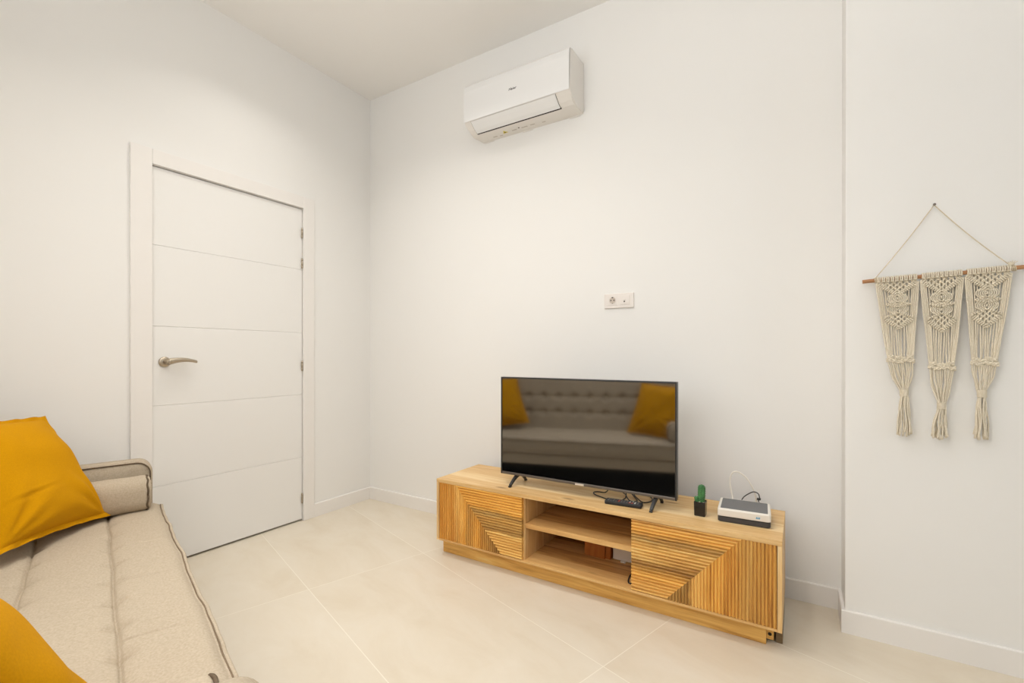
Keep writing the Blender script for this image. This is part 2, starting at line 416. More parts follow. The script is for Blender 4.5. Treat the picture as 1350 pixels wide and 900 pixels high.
b = MB(); b.box((-0.0595, 1.0-1.4435, 0.0), (-0.0585, 1.89-1.4435, 2.06)); b.box((-0.058, 1.027-1.4435, 0.0), (-0.046, 1.86-1.4435, 2.04))
b.build('dark_gap', M['gap'], dr)
# handle: round rose, neck and an arched lever
hy, hz = 1.0838-1.4435, 1.0485
b = MB(); RY = Matrix.Rotation(PI/2, 4, 'Y')
b.lathe([(0.0265, 0), (0.0265, 0.006), (0.0245, 0.009), (0.016, 0.010), (0.011, 0.012)], 36, Matrix.Translation((fr, hy, hz)) @ RY)
b.lathe([(0.0098, 0), (0.0098, 0.030), (0.0115, 0.034), (0.0115, 0.052), (0.009, 0.055)], 24, Matrix.Translation((fr+0.009, hy, hz)) @ RY)
hd = b.build('door_handle', M['steel'], dr)
t = bmesh.new(); rings = []
for i in range(25):
    f = i/24; yy = hy-0.004 + f*0.134
    zz = hz + 0.0125*math.sin(PI*min(1, f*0.95+0.02)*0.92)**1 - 0.004*f
    hh = 0.0100*(1-f)**1.3 + 0.0074; dd = 0.0085*(1-f) + 0.008
    xx = fr + 0.052 - 0.004*f
    n = 14; rings.append([t.verts.new((xx + dd*math.cos(2*PI*k/n), yy, zz + hh*math.sin(2*PI*k/n))) for k in range(n)])
for a, c in zip(rings, rings[1:]):
    for k in range(14):
        q = t.faces.new([a[k], a[(k+1) % 14], c[(k+1) % 14], c[k]]); q.smooth = True
t.faces.new(rings[0]); t.faces.new(rings[-1][::-1]); bmesh.ops.recalc_face_normals(t, faces=t.faces[:])
b = MB(); b.add(t); b.build('lever', M['steel'], hd)
for gz in (1.881, 1.683, 1.014, 0.149):
    b = MB(); yy = 1.8545-1.4435
    for (z0, z1) in ((-0.031, -0.0165), (-0.0155, 0.0155), (0.0165, 0.031)):
        b.lathe([(0.0035, z0), (0.0052, z0+0.001), (0.0052, z1-0.001), (0.0035, z1)], 16, Matrix.Translation((0.004, yy, gz)))
    b.lathe([(0.003, -0.034), (0.003, 0.034)], 12, Matrix.Translation((0.004, yy, gz)))
    b.build('hinge', M['steel'], dr)
b = MB(); b.box((-0.01, 1.0272-1.4435, 0.965), (-0.003, 1.0312-1.4435, 1.02)); b.build('latch_plate', M['steel_dark'], dr)

# ------------------------------------------------------------------ television stand
CU, CV, CL, CD, CT, CB = -1.6721, 1.9212, 1.6201, 0.3881, 0.4166, 0.0866
cab = empty('television_stand', (CU, CV, 0)); tag(cab, 'low wooden television stand with two ridged doors and open shelves', 'television stand')
b = MB(); b.box((0, 0, CT-0.0186), (CL, CD, CT), 0.0015); b.build('top_board', M['top'], cab)
for x0 in (0.0, CL-0.0155):
    b = MB(); b.box((x0, 0.0005, CB), (x0+0.0155, CD, CT-0.0187), 0.001); b.build('side_panel', M['side'], cab)
b = MB(); b.box((0.0157, 0.001, CB), (CL-0.0157, CD, CB+0.0105), 0.001); b.build('bottom_board', M['inner'], cab)
zb = CB+0.0107; ztp = CT-0.0188
for x0 in (0.5280, 1.0715):
    b = MB(); b.box((x0, 0.0185, zb), (x0+0.0175, CD-0.012, ztp), 0.0006); b.build('partition', M['partition'], cab)
b = MB(); b.box((0.5457, 0.020, 0.2485), (1.0713, CD-0.014, 0.2715), 0.0015); b.build('shelf', M['inner'], cab)
b = MB()
b.box((0.0157, CD-0.010, zb), (CL-0.0157, CD-0.002, ztp)); b.build('back_panel', M['backp'], cab)
# plinth: a front board flush with the left end, its right end short of the corner
b = MB(); b.box((-0.003, 0.060, 0.0), (1.566, 0.080, CB-0.0008), 0.0012); b.build('plinth', M['frame'], cab)
b = MB(); b.box((0.002, 0.081, 0.0), (0.022, CD-0.03, CB-0.0008), 0.001); b.build('side_plinth', M['frame'], cab)
b = MB(); b.box((CL-0.023, 0.094, 0.0), (CL-0.001, CD-0.03, CB-0.0008), 0.001); b.build('side_plinth', M['footwood'], cab)
b = MB(); b.box((1.545, 0.081, 0.012), (CL-0.030, 0.101, CB-0.0008), 0.001)
b.lathe([(0.0065, 0), (0.0065, 0.001)], 16, Matrix.Translation((1.5775, 0.0812, 0.032)) @ Matrix.Rotation(PI/2, 4, 'X'), mi=1)
b.build('corner_block', [M['frame'], M['hole']], cab)

def ridged_door(name, x0, width, left, mats):
    H = 0.3015; z0 = CB+0.0112; yb = 0.018
    if left: xt, xb = 0.112, 0.398                     # diagonal at the top / bottom of the door
    else:    xt, xb = 0.420, 0.142
    nH = 23; p = H/nH; q = abs(xt-xb)/nH
    xd = lambda z: xb + (xt-xb)*z/H
    zd = lambda x: (x-xb)/(xt-xb)*H
    prof = [(0.0, 0.0062), (0.15, 0.0060), (0.23, 0.0016), (0.36, 0.0003), (0.5, 0.0), (0.64, 0.0003), (0.77, 0.0016), (0.85, 0.0060), (1.0, 0.0062)]
    b = MB()
    def strip(pa, pb, mi):
        A = [b.bm.verts.new(c) for c in pa]; B = [b.bm.verts.new(c) for c in pb]
        for i in range(len(A)-1):
            f = b.bm.faces.new([A[i], A[i+1], B[i+1], B[i]]); f.material_index = mi; f.smooth = False
    for k in range(nH):                                # ridges running across
        P0, P1 = [], []
        for t_, y in prof:
            z = (k+t_)*p
            a, c = (xd(z), width) if left else (0.0, xd(z))
            P0.append((a, y, z)); P1.append((c, y, z))
        strip(P0, P1, 0)
    xs = []
    x = min(xt, xb)
    while x < max(xt, xb)-1e-6: xs.append((x, q)); x += q
    if left:
        n = round(xt/q); xs += [(i*xt/n, xt/n) for i in range(n)]
    else:
        n = round((width-xt)/q); xs += [(xt+i*(width-xt)/n, (width-xt)/n) for i in range(n)]
    for x, w in xs:                                    # upright ridges up to the mitre
        P0, P1 = [], []
        for t_, y in prof:
            xx = x+t_*w
            full = (xx <= xt+1e-6) if left else (xx >= xt-1e-6)
            P0.append((xx, y, 0)); P1.append((xx, y, H if full else max(0.0, min(H, zd(xx)))))
        strip(P0, P1, 1)
    # back, edges
    V = b.bm.verts.new; ye = 0.0062
    c = [[V((xx, yy, zz)) for zz in (0, H)] for xx, yy in ((0, ye), (0, yb), (width, yb), (width, ye))]
    for i in range(3):
        b.bm.faces.new([c[i][0], c[i+1][0], c[i+1][1], c[i][1]])
    b.bm.faces.new([c[k][1] for k in range(4)]); b.bm.faces.new([c[k][0] for k in (3, 2, 1, 0)])
    bmesh.ops.recalc_face_normals(b.bm, faces=b.bm.faces[:])
    o = b.build(name, mats, cab, (x0, 0.0, z0))
    return o
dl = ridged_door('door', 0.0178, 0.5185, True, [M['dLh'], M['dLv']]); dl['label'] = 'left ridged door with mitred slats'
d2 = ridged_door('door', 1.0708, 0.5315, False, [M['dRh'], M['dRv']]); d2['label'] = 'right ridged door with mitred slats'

# ------------------------------------------------------------------ television
TX, TY, TZ, TW, THH = -1.3270, 2.030, 0.468, 0.8868, 0.5035
tv = empty('television', (TX+TW/2, TY, CT)); tag(tv, 'flat black television on splayed legs on the wooden stand', 'television')
hw = TW/2; z0, z1 = TZ-CT, TZ-CT+THH
b = MB()
b.box((-hw, 0.0, z0), (-hw+0.0075, 0.028, z1), 0.0015); b.box((hw-0.0075, 0.0, z0), (hw, 0.028, z1), 0.0015)
b.box((-hw+0.0075, 0.0, z1-0.0075), (hw-0.0075, 0.028, z1), 0.0015)
b.build('bezel', M['bezel'], tv)
b = MB(); b.box((-hw+0.0076, 0.0, z0), (hw-0.0076, 0.028, z0+0.013), 0.002); b.build('lower_bezel', M['bezel_grey'], tv)
b = MB(); b.box((-hw+0.0078, 0.0025, z0+0.0132), (hw-0.0078, 0.020, z1-0.0078)); b.build('screen', M['screen'], tv)
b = MB(); b.box((-hw+0.002, 0.0285, z0+0.002), (hw-0.002, 0.036, z1-0.002), 0.003); b.box((-0.33, 0.036, z0+0.012), (0.33, 0.085, z0+0.30), 0.012, 3); b.build('back_shell', M['blackmat'], tv)
b = MB(); b.box((-0.022, -0.0022, z0+0.001), (0.022, 0.0, z0+0.0095), 0.0008); b.build('badge', M['badge'], tv)
for fx, rx in ((-1.2439, -1.2403), (-0.5366, -0.5286)):
    b = MB(); ax = (fx+rx)/2 - (TX+TW/2) + 0.004
    apex = Vector((ax, 0.040, z0+0.004))
    for ty, tx in ((1.9866-TY, fx-(TX+TW/2)), (2.141-TY, rx-(TX+TW/2))):
        tip = Vector((tx, ty, 0.006)); d_ = tip-apex
        for i in range(8):
            pass
        t = bmesh.new(); rings = []
        for i in range(9):
            f = i/8; c = apex + d_*f + Vector((0, 0, 0.006*math.sin(PI*f)))
            wx = 0.0085 - 0.002*f; wz = 0.0095 - 0.0035*f
            rings.append([t.verts.new(c + Vector((wx*sx, 0.0, wz*sz))) for sx, sz in ((-1, -1), (1, -1), (1, 1), (-1, 1))])
        for a, c in zip(rings, rings[1:]):
            for k in range(4): t.faces.new([a[k], a[(k+1) % 4], c[(k+1) % 4], c[k]])
        t.faces.new(rings[0]); t.faces.new(rings[-1][::-1]); bmesh.ops.recalc_face_normals(t, faces=t.faces[:])
        bmesh.ops.bevel(t, geom=[e for e in t.edges], offset=0.0012, segments=1, affect='EDGES')
        b.add(t)
        b.box((tx-0.0065, ty-0.007, 0.0002), (tx+0.0065, ty+0.007, 0.008), 0.0015)
    b.build('foot', M['black'], tv)

# ------------------------------------------------------------------ things on the stand
# remote control
rc = empty('remote_control', (-0.6660, 2.0190, CT), math.radians(4.5)); tag(rc, 'black remote control lying in front of the television', 'remote control')
b = MB(); b.box((-0.0815, -0.0225, 0.0003), (0.0815, 0.0225, 0.0175), 0.005, 3); b.build('shell', M['blackmat'], rc)
k = 0
for i in range(12):
    for j in range(3):
        x = -0.066 + i*0.0118; y = (j-1)*0.0125
        mt = M['btn_grey']
        if i == 4 and j != 2: mt = M['btn_red']
        if (i, j) in ((8, 1), (9, 2), (10, 1), (10, 0)): mt = M['btn_white']
        if (i, j) in ((8, 0), (9, 0)): mt = M['btn_red']
        if i in (1, 3) and j == 1: continue
        b = MB(); b.box((x-0.0035, y-0.0032, 0.0170), (x+0.0035, y+0.0032, 0.0186), 0.0008, 1); b.build('button', mt, rc)
# cables behind the remote
zc = CT+0.0034; zh = CT+0.0086
b = MB(); b.tube(smooth_path([(-0.775, 2.148, CT+0.09), (-0.782, 2.150, CT+0.03), (-0.800, 2.152, zc), (-0.828, 2.142, zc), (-0.846, 2.130, zc), (-0.845, 2.110, zc), (-0.824, 2.086, zc), (-0.788, 2.068, zc), (-0.752, 2.052, zc), (-0.715, 2.049, zc), (-0.694, 2.062, zc), (-0.690, 2.090, zc), (-0.692, 2.130, zc), (-0.697, 2.150, CT+0.04), (-0.70, 2.148, CT+0.09)], 10), 0.0026, 8)
tag(b.build('cable', M['bcable']), 'black cable looping out behind the remote control, left of the pair', 'cable')
b = MB()
b.tube(smooth_path([(-0.735, 2.148, CT+0.09), (-0.728, 2.155, CT+0.03), (-0.712, 2.165, zh), (-0.696, 2.138, zh+.004), (-0.680, 2.110, zh), (-0.664, 2.091, zc), (-0.645, 2.079, zc), (-0.630, 2.090, zc), (-0.634, 2.112, zc), (-0.648, 2.135, zc), (-0.668, 2.160, zh), (-0.678, 2.172, zh+.004), (-0.664, 2.158, zh+.006), (-0.645, 2.128, zh+.004), (-0.607, 2.096, zc), (-0.585, 2.102, zc), (-0.574, 2.133, zc), (-0.580, 2.168, zc), (-0.60, 2.20, zc), (-0.64, 2.25, zc)], 10), 0.0026, 8)
tag(b.build('cable', M['bcable']), 'black cable coiled between the remote control and right television foot', 'cable')
# two boxes at the back of the lower shelf
zs_ = CB+0.0108
wb_ = empty('wooden_box', (-0.840, 2.19, zs_)); tag(wb_, 'orange brown wooden box at the back of the lower shelf of the stand', 'box')
b = MB(); b.box((-0.065, -0.048, 0.0004), (0.040, 0.055, 0.126), 0.002); b.build('body', M['brace'], wb_)
b = MB(); b.box((0.0405, -0.040, 0.0004), (0.066, 0.050, 0.126), 0.002); b.build('end_board', M['brace'], wb_)
xb_ = empty('white_box', (-0.683, 2.21, zs_)); tag(xb_, 'white plastic box on the lower shelf, right of the brown wooden box', 'box')
b = MB(); b.box((-0.083, -0.050, 0.0035), (0.080, 0.050, 0.125), 0.005, 3); b.build('shell', M['rwhite'], xb_)
for fx in (-0.030, 0.060):
    b = MB(); b.box((fx-0.012, -0.062, 0.0004), (fx+0.012, -0.035, 0.0060), 0.0015); b.build('foot', M['rwhite'], xb_)
# potted cactus
pc = empty('potted_cactus', (-0.3520, 2.0640, CT)); tag(pc, 'small green cactus in a square dark pot beside the router', 'potted cactus')
b = MB(); pw = 0.0225; t = bmesh.new()
lo = [t.verts.new((sx*pw*0.94, sy*pw*0.94, 0.0004)) for sx, sy in ((-1, -1), (1, -1), (1, 1), (-1, 1))]
up = [t.verts.new((sx*pw, sy*pw, 0.060)) for sx, sy in ((-1, -1), (1, -1), (1, 1), (-1, 1))]
ui = [t.verts.new((sx*pw*0.86, sy*pw*0.86, 0.060)) for sx, sy in ((-1, -1), (1, -1), (1, 1), (-1, 1))]
di = [t.verts.new((sx*pw*0.84, sy*pw*0.84, 0.050)) for sx, sy in ((-1, -1), (1, -1), (1, 1), (-1, 1))]
t.faces.new(lo[::-1]); t.faces.new(di)
for A, B in ((lo, up), (up, ui), (ui, di)):
    for k in range(4): t.faces.new([A[k], A[(k+1) % 4], B[(k+1) % 4], B[k]])
bmesh.ops.recalc_face_normals(t, faces=t.faces[:]); bmesh.ops.bevel(t, geom=t.edges[:], offset=0.0015, segments=2, affect='EDGES')
b.add(t); b.build('pot', M['pot'], pc)
b = MB()
for i in range(34):
    b.ball((random.uniform(-.016, .016), random.uniform(-.016, .016), 0.0525+random.uniform(0, .004)), (random.uniform(.003, .0048), random.uniform(.003, .0045), .003), 1)
pb = b.build('pebbles', M['pebble'], pc); pb['kind'] = 'stuff'
def cactus_column(b, base, top, r, ribs):
    base, top = Vector(base), Vector(top); n = ribs*4; ax = (top-base); L = ax.length; ax.normalize()
    q = Vector((0, 0, 1)).rotation_difference(ax).to_matrix().to_4x4()
    t = bmesh.new(); rings = []
    for i in range(19):
        f = i/18; h = f*L
        rr = r*(0.86+0.14*min(1, f*3)) * (math.sqrt(max(0.0, 1-max(0, (f-0.80)/0.2)**2.2)) if f > 0.8 else 1)
        rings.append([t.verts.new((rr*(1+0.13*math.cos(ribs*2*PI*k/n))*math.cos(2*PI*k/n), rr*(1+0.13*math.cos(ribs*2*PI*k/n))*math.sin(2*PI*k/n), h)) for k in range(n)])
    for a, c in zip(rings, rings[1:]):
        for k in range(n):
            f_ = t.faces.new([a[k], a[(k+1) % n], c[(k+1) % n], c[k]]); f_.smooth = True
    t.faces.new(rings[0][::-1]); t.faces.new(rings[-1])
    b.add(t, 0, Matrix.Translation(base) @ q)
    return base, ax, L, r, ribs, q
b = MB(); c1 = cactus_column(b, (0.003, 0.002, 0.050), (0.0045, 0.004, 0.128), 0.0128, 8); o1 = b.build('cactus_stem', M['cactus'], pc)
b = MB(); c2 = cactus_column(b, (-0.0125, -0.004, 0.050), (-0.0150, -0.006, 0.079), 0.0085, 6); o2 = b.build('cactus_stem', M['cactus'], pc)
for (base, ax, L, r, ribs, q), par in ((c1, o1), (c2, o2)):
    b = MB()
    for k in range(ribs):
        for i in range(int(L/0.009)):
            h = 0.006+i*0.009; a = 2*PI*k/ribs
            p = base + (q @ Vector((r*1.12*math.cos(a), r*1.12*math.sin(a), h)))
            for e in range(3):
                dv = (q @ Vector((math.cos(a+(e-1)*0.6), math.sin(a+(e-1)*0.6), random.uniform(-.3, .6)))).normalized()
                b.tube([p, p+dv*0.004], [0.0004, 0.0001], 4)
    sp_ = b.build('spines', M['spine'], par); sp_['kind'] = 'stuff'
# router
rt = empty('router', (-0.1920, 2.112, CT), math.radians(3.6)); tag(rt, 'white router with grey lid and dark base on right end of the stand', 'router')
rw, rd = 0.0945, 0.083
b = MB(); t = bmesh.new()
def rr_outline(w, d_, r, n=5):
    pts = []
    for cx, cy, a0 in ((w-r, d_-r, 0), (-w+r, d_-r, PI/2), (-w+r, -d_+r, PI), (w-r, -d_+r, 1.5*PI)):
        for i in range(n+1):
            a = a0+i*PI/2/n; pts.append((cx+r*math.cos(a), cy+r*math.sin(a)))
    return pts
def stack(layers, name, mt, par, open_top=False):
    b = MB(); t = bmesh.new(); rings = []
    for w, d_, r, z in layers: rings.append([t.verts.new((x, y, z)) for x, y in rr_outline(w, d_, r)])
    for a, c in zip(rings, rings[1:]):
        n = len(a)
        for k in range(n): t.faces.new([a[k], a[(k+1) % n], c[(k+1) % n], c[k]])
    t.faces.new(rings[0][::-1]); t.faces.new(rings[-1]); bmesh.ops.recalc_face_normals(t, faces=t.faces[:])
    b.add(t); return b.build(name, mt, par)
stack([(rw-.006, rd-.006, .008, .0006), (rw-.001, rd-.002, .010, .004), (rw-.001, rd-.002, .010, .0205), (rw-.004, rd-.005, .008, .0215), (rw-.004, rd-.005, .008, .0235)], 'base', M['rdark'], rt)
stack([(rw-.003, rd-.003, .008, .0237), (rw, rd, .010, .0255), (rw, rd, .010, .0490), (rw-.002, rd-.002, .009, .0525), (rw-.006, rd-.006, .007, .0535)], 'housing', M['rwhite'], rt)
stack([(rw-.0105, rd-.0125, .004, .0530), (rw-.0105, rd-.0125, .004, .0541), (rw-.0120, rd-.014, .003, .0546)], 'lid', M['rgrey'], rt)
b = MB()
for i, (x, w) in enumerate(((0.0, .0026), (.0040, .0016), (.0068, .0024), (.0105, .0028))):
    b.box((0.044+x, -rd-0.0006, 0.0335+0.001*(i % 2)), (0.044+x+w, -rd+0.0002, 0.0395))
b.box((0.0425, -rd-0.0006, 0.0325), (0.0565, -rd+0.0002, 0.0345))
b.build('logo', M['blue'], rt)
# cables behind the router
b = MB(); b.tube(smooth_path([(-0.232, 2.196, CT+0.030), (-0.245, 2.225, CT+0.035), (-0.252, 2.25, CT+0.05), (-0.262, 2.255, CT+0.11), (-0.254, 2.255, CT+0.145), (-0.238, 2.255, CT+0.156), (-0.217, 2.257, CT+0.149), (-0.192, 2.26, CT+0.126), (-0.168, 2.265, CT+0.08), (-0.160, 2.285, CT+0.03), (-0.158, 2.325, CT-0.02), (-0.158, 2.34, CT-0.16), (-0.2, 2.35, 0.01)], 10), 0.0032, 8)
tag(b.build('cable', M['wcable']), 'white cable looping up behind the router', 'cable')
b = MB(); b.tube(smooth_path([(-0.205, 2.197, CT+0.028), (-0.214, 2.225, CT+0.034), (-0.206, 2.243, CT+0.052), (-0.183, 2.25, CT+0.071), (-0.166, 2.25, CT+0.079), (-0.150, 2.252, CT+0.072), (-0.146, 2.255, CT+0.052), (-0.150, 2.26, CT+0.038), (-0.142, 2.285, CT+0.02), (-0.138, 2.326, CT-0.02), (-0.138, 2.33, CT-0.16), (-0.19, 2.335, 0.01)], 10), 0.0022, 8)
b.box((-0.156, 2.246, CT+0.047), (-0.141, 2.262, CT+0.053), 0.001)
tag(b.build('cable', M['bcable']), 'black cable arching low behind the router', 'cable')
b = MB(); zz = CB+0.0140
b.tube(smooth_path([(-0.612, 2.075, zz), (-0.640, 2.055, zz), (-0.641, 2.020, zz), (-0.630, 1.975, zz), (-0.615, 1.970, zz), (-0.607, 1.995, zz), (-0.606, 2.05, zz)], 10), 0.0032, 8)
tag(b.build('cable', M['bcable']), 'black cable loop inside the stand at the right of the lower shelf', 'cable')

# ------------------------------------------------------------------ air conditioner
AX0, AX1 = -1.722, -1.028
ac = empty('air_conditioner', ((AX0+AX1)/2, VT, 2.436)); tag(ac, 'white split air conditioner high on the wall above the television', 'air conditioner')
hw = (AX1-AX0)/2
def acp(pts): return [(y-VT, z-2.436) for y, z in pts]
body = acp([(2.4240, 2.716), (2.262, 2.716), (2.240, 2.709), (2.2300, 2.697), (2.2290, 2.483), (2.245, 2.4690), (2.275, 2.447), (2.302, 2.4350), (2.33, 2.432), (2.4240, 2.436)])
b = MB(); b.prism(body, 0, -hw, hw); t = b.bm
bmesh.ops.bevel(t, geom=[e for e in t.edges if abs(abs(e.verts[0].co.x)-hw) < 1e-6 and abs(abs(e.verts[1].co.x)-hw) < 1e-6 and e.verts[0].co.x*e.verts[1].co.x > 0], offset=0.006, segments=3, affect='EDGES')
b.build('body', M['acwhite2'], ac)
fp = acp([(2.2288, 2.4835), (2.2246, 2.4810), (2.2236, 2.4840), (2.2236, 2.660), (2.2265, 2.6840), (2.236, 2.7030), (2.2395, 2.7085), (2.2297, 2.6965)])
b = MB(); b.prism(fp, 0, -hw+0.0005, hw-0.0005); bmesh.ops.bevel(b.bm, geom=[e for e in b.bm.edges if abs(abs(e.verts[0].co.x)-abs(e.verts[1].co.x)) < 1e-6 and e.verts[0].co.x*e.verts[1].co.x > 0], offset=0.0004, segments=1, affect='EDGES')
b.build('front_panel', M['acwhite'], ac)
# flap that closes the outlet, with the dark slot under its edge
xc = (AX0+AX1)/2; f0, f1 = -1.672-xc, -1.113-xc
arc = [(2.2300, 2.4795), (2.246, 2.4660), (2.274, 2.4445), (2.2960, 2.4345)]
outer = [(y-0.0028*0.55, z-0.0028*0.85) for y, z in arc]
b = MB(); b.prism(acp(outer + arc[::-1]), 0, f0, f1); b.build('outlet_flap', M['acwhite'], ac)
b = MB(); b.prism(acp([(2.2965, 2.4335), (2.3035, 2.4310), (2.3040, 2.4350), (2.2970, 2.4375)]), 0, f0-0.003, f1+0.004)
for xx in (f0-0.0022, f1+0.0010):
    b.prism(acp([(y-0.0010, z-0.0015) for y, z in arc] + [(y+0.0006, z+0.001) for y, z in arc[::-1]]), 0, xx, xx+0.0014, 1)
b.build('outlet_slot', [M['hole'], M['line']], ac)
# maker's word on the front panel
cu = bpy.data.curves.new('word', 'FONT'); cu.body = 'Haier'; cu.size = 0.026; cu.shear = 0.2; cu.offset = 0.0006; cu.extrude = 0.0002; cu.align_x = 'CENTER'
to = bpy.data.objects.new('word', cu); COL.objects.link(to)
dg = bpy.context.evaluated_depsgraph_get(); me = bpy.data.meshes.new_from_object(to.evaluated_get(dg)); bpy.data.objects.remove(to)
lo = bpy.data.objects.new('logo', me); COL.objects.link(lo); lo.parent = ac; me.materials.clear(); me.materials.append(M['ink'])
lo.location = (-1.378-xc, 2.2234-VT, 2.580-2.436); lo.rotation_euler = (PI/2, 0, 0); lo.scale = (0.86, 0.72, 1)
# stickers on the underside
def under(x, v):   # point on the flat underside
    return (x-xc, v-VT, 2.4318-2.436 + (0.0005 if v < 2.345 else 0) + (v-2.33)*0.0425)
b = MB(); T = [under(-1.5350, 2.378), under(-1.500, 2.375), under(-1.5175, 2.345)]
vs = [b.bm.verts.new((x, y, z-0.0003)) for x, y, z in T] + [b.bm.verts.new((x, y, z-0.0011)) for x, y, z in T]
b.bm.faces.new(vs[:3]); b.bm.faces.new(vs[3:][::-1])
for k in range(3): b.bm.faces.new([vs[k], vs[(k+1) % 3], vs[3+(k+1) % 3], vs[3+k]])
bmesh.ops.recalc_face_normals(b.bm, faces=b.bm.faces[:]); wl = b.build('warning_sticker', M['yellow'], ac)
b = MB(); p = under(-1.5175, 2.367); b.box((p[0]-0.0035, p[1]-0.006, p[2]-0.0014), (p[0]+0.0035, p[1]+0.006, p[2]-0.0010)); b.build('mark', M['ink'], wl)
for x, v, w, d_ in ((-1.455, 2.372, 0.032, 0.008), (-1.385, 2.372, 0.04, 0.008), (-1.33, 2.372, 0.03, 0.006), (-1.26, 2.380, 0.022, 0.006), (-1.60, 2.385, 0.03, 0.008), (-1.56, 2.392, 0.02, 0.006)):
    p = under(x, v); b = MB(); b.box((p[0]-w/2, p[1]-d_/2, p[2]-0.0009), (p[0]+w/2, p[1]+d_/2, p[2]+0.0008)); b.build('rating_print', M['inkpale'], ac)
b = MB(); p = under(-1.418, 2.362); b.lathe([(0.005, -0.001), (0.005, 0.001)], 16, Matrix.Translation(p)); b.build('sensor', M['steel_dark'], ac)
for xx in (AX0+0.02-xc, -0.05, AX1-0.09-xc):
    b = MB(); b.box((xx, -0.006, -0.007), (xx+0.07, -0.001, 0.002), 0.001); b.build('wall_clip', M['acwhite2'], ac)

# ------------------------------------------------------------------ double wall socket
so = empty('wall_socket', (-0.8250, VT, 1.3765)); tag(so, 'white double wall socket and aerial outlet on the wall above the television', 'wall socket')
b = MB(); b.box((-0.0815, -0.0085, -0.0395), (0.0815, -0.0002, 0.0395), 0.003, 3); b.build('plate', M['socket'], so)
RX = Matrix.Rotation(PI/2, 4, 'X')
b = MB(); b.box((-0.0615, -0.0105, -0.0235), (-0.0065, -0.0082, 0.0285), 0.001)
b.lathe([(0.0195, 0.0), (0.0195, 0.0016), (0.0178, 0.0018), (0.0172, 0.0002), (0.0165, -0.0005)], 40, Matrix.Translation((-0.034, -0.0104, 0.0035)) @ RX)
k_ = b.build('power_outlet', M['socket'], so)
b = MB(); b.lathe([(0.0170, 0.0), (0.0170, 0.0009)], 40, Matrix.Translation((-0.034, -0.0103, 0.0035)) @ RX); b.build('well', M['socket2'], k_)
b = MB()
for dx in (-0.0085, 0.0085): b.lathe([(0.0034, 0), (0.0034, 0.0016)], 16, Matrix.Translation((-0.034+dx, -0.0100, 0.0035)) @ RX)
b.box((-0.0385, -0.0117, 0.0155), (-0.0295, -0.0102, 0.0210)); b.box((-0.0365, -0.0117, -0.0145), (-0.0315, -0.0102, -0.0115))
b.build('contact', M['hole'], k_)
b = MB(); b.box((0.0065, -0.0105, -0.0235), (0.0615, -0.0082, 0.0285), 0.001)
b.box((0.0105, -0.0120, -0.0180), (0.0575, -0.0104, 0.0245), 0.0008); k2 = b.build('aerial_outlet', M['socket'], so)
b = MB(); b.lathe([(0.0052, 0), (0.0052, 0.004), (0.0036, 0.0045)], 20, Matrix.Translation((0.032, -0.0119, 0.0020)) @ RX); b.build('connector', M['socket'], k2)
b = MB(); b.lathe([(0.0040, 0), (0.0040, 0.0008)], 16, Matrix.Translation((0.032, -0.0120, -0.0062)) @ RX); b.build('contact', M['hole'], k2)

# ------------------------------------------------------------------ macrame wall hanging
MY = PV-0.030
mc = empty('macrame_wall_hanging', (0.424, PV, 1.372)); tag(mc, 'cream macrame wall hanging of three tasselled panels on a wooden rod', 'wall hanging')
O = Vector((0.424, PV, 1.372))
def mv(u, z, y=MY): return Vector((u, y, z))-O
rod0, rod1 = Vector((0.2028, MY, 1.3640)), Vector((0.690, MY, 1.3795))
rodz = lambda u: rod0.z + (rod1.z-rod0.z)*(u-rod0.x)/(rod1.x-rod0.x)
b = MB(); n = 24
b.tube([rod0-O + (rod1-rod0)*(i/n) + Vector((0, 0, 0.0007*math.sin(i*1.3))) for i in range(n+1)], 0.0072, 14); b.build('rod', M['dowel'], mc)
b = MB(); na = mv(0.411, 1.6255, PV-0.014); la, ra = mv(0.2400, rodz(.24)+0.0072, MY), mv(0.6035, rodz(.6035)+0.0072, MY)
pts = [la+(na-la)*(i/12)+Vector((0, 0, -0.006*math.sin(PI*i/12))) for i in range(13)]
b.tube(pts, 0.0016, 7); pts = [na+(ra-na)*(i/12)+Vector((0, 0, -0.008*math.sin(PI*i/12))) for i in range(13)]; b.tube(pts, 0.0016, 7)
for c, u in ((la, .24), (ra, .6035)):
    for k in range(3):
        cc = mv(u-0.004+0.004*k, rodz(u), MY)
        b.tube([cc+Vector((0.0006*i, 0.0090*math.cos(2*PI*i/14), 0.0090*math.sin(2*PI*i/14))) for i in range(15)], 0.0016, 6)
b.build('cord', M['cord'], mc)
b = MB(); b.ball(mv(0.602, rodz(.602)+0.014, MY-0.004), (0.008, 0.006, 0.006), 2)
for a in range(5): b.tube([mv(0.602, rodz(.602)+0.014), mv(0.602+0.006*(a-2)+.004, rodz(.602)+0.026-0.002*abs(a-2), MY-0.004)], [0.0018, 0.0012], 6)
b.build('cord_knot', M['rope'], mc)
b = MB(); b.lathe([(0.0018, -0.003), (0.0018, 0.018), (0.0045, 0.0185), (0.0045, 0.020)], 14, Matrix.Translation(mv(0.411, 1.6265, PV-0.0005)) @ RX); tag(b.build('nail', M['nail'], None, O), 'steel nail in the wall holding the macrame cord', 'nail')

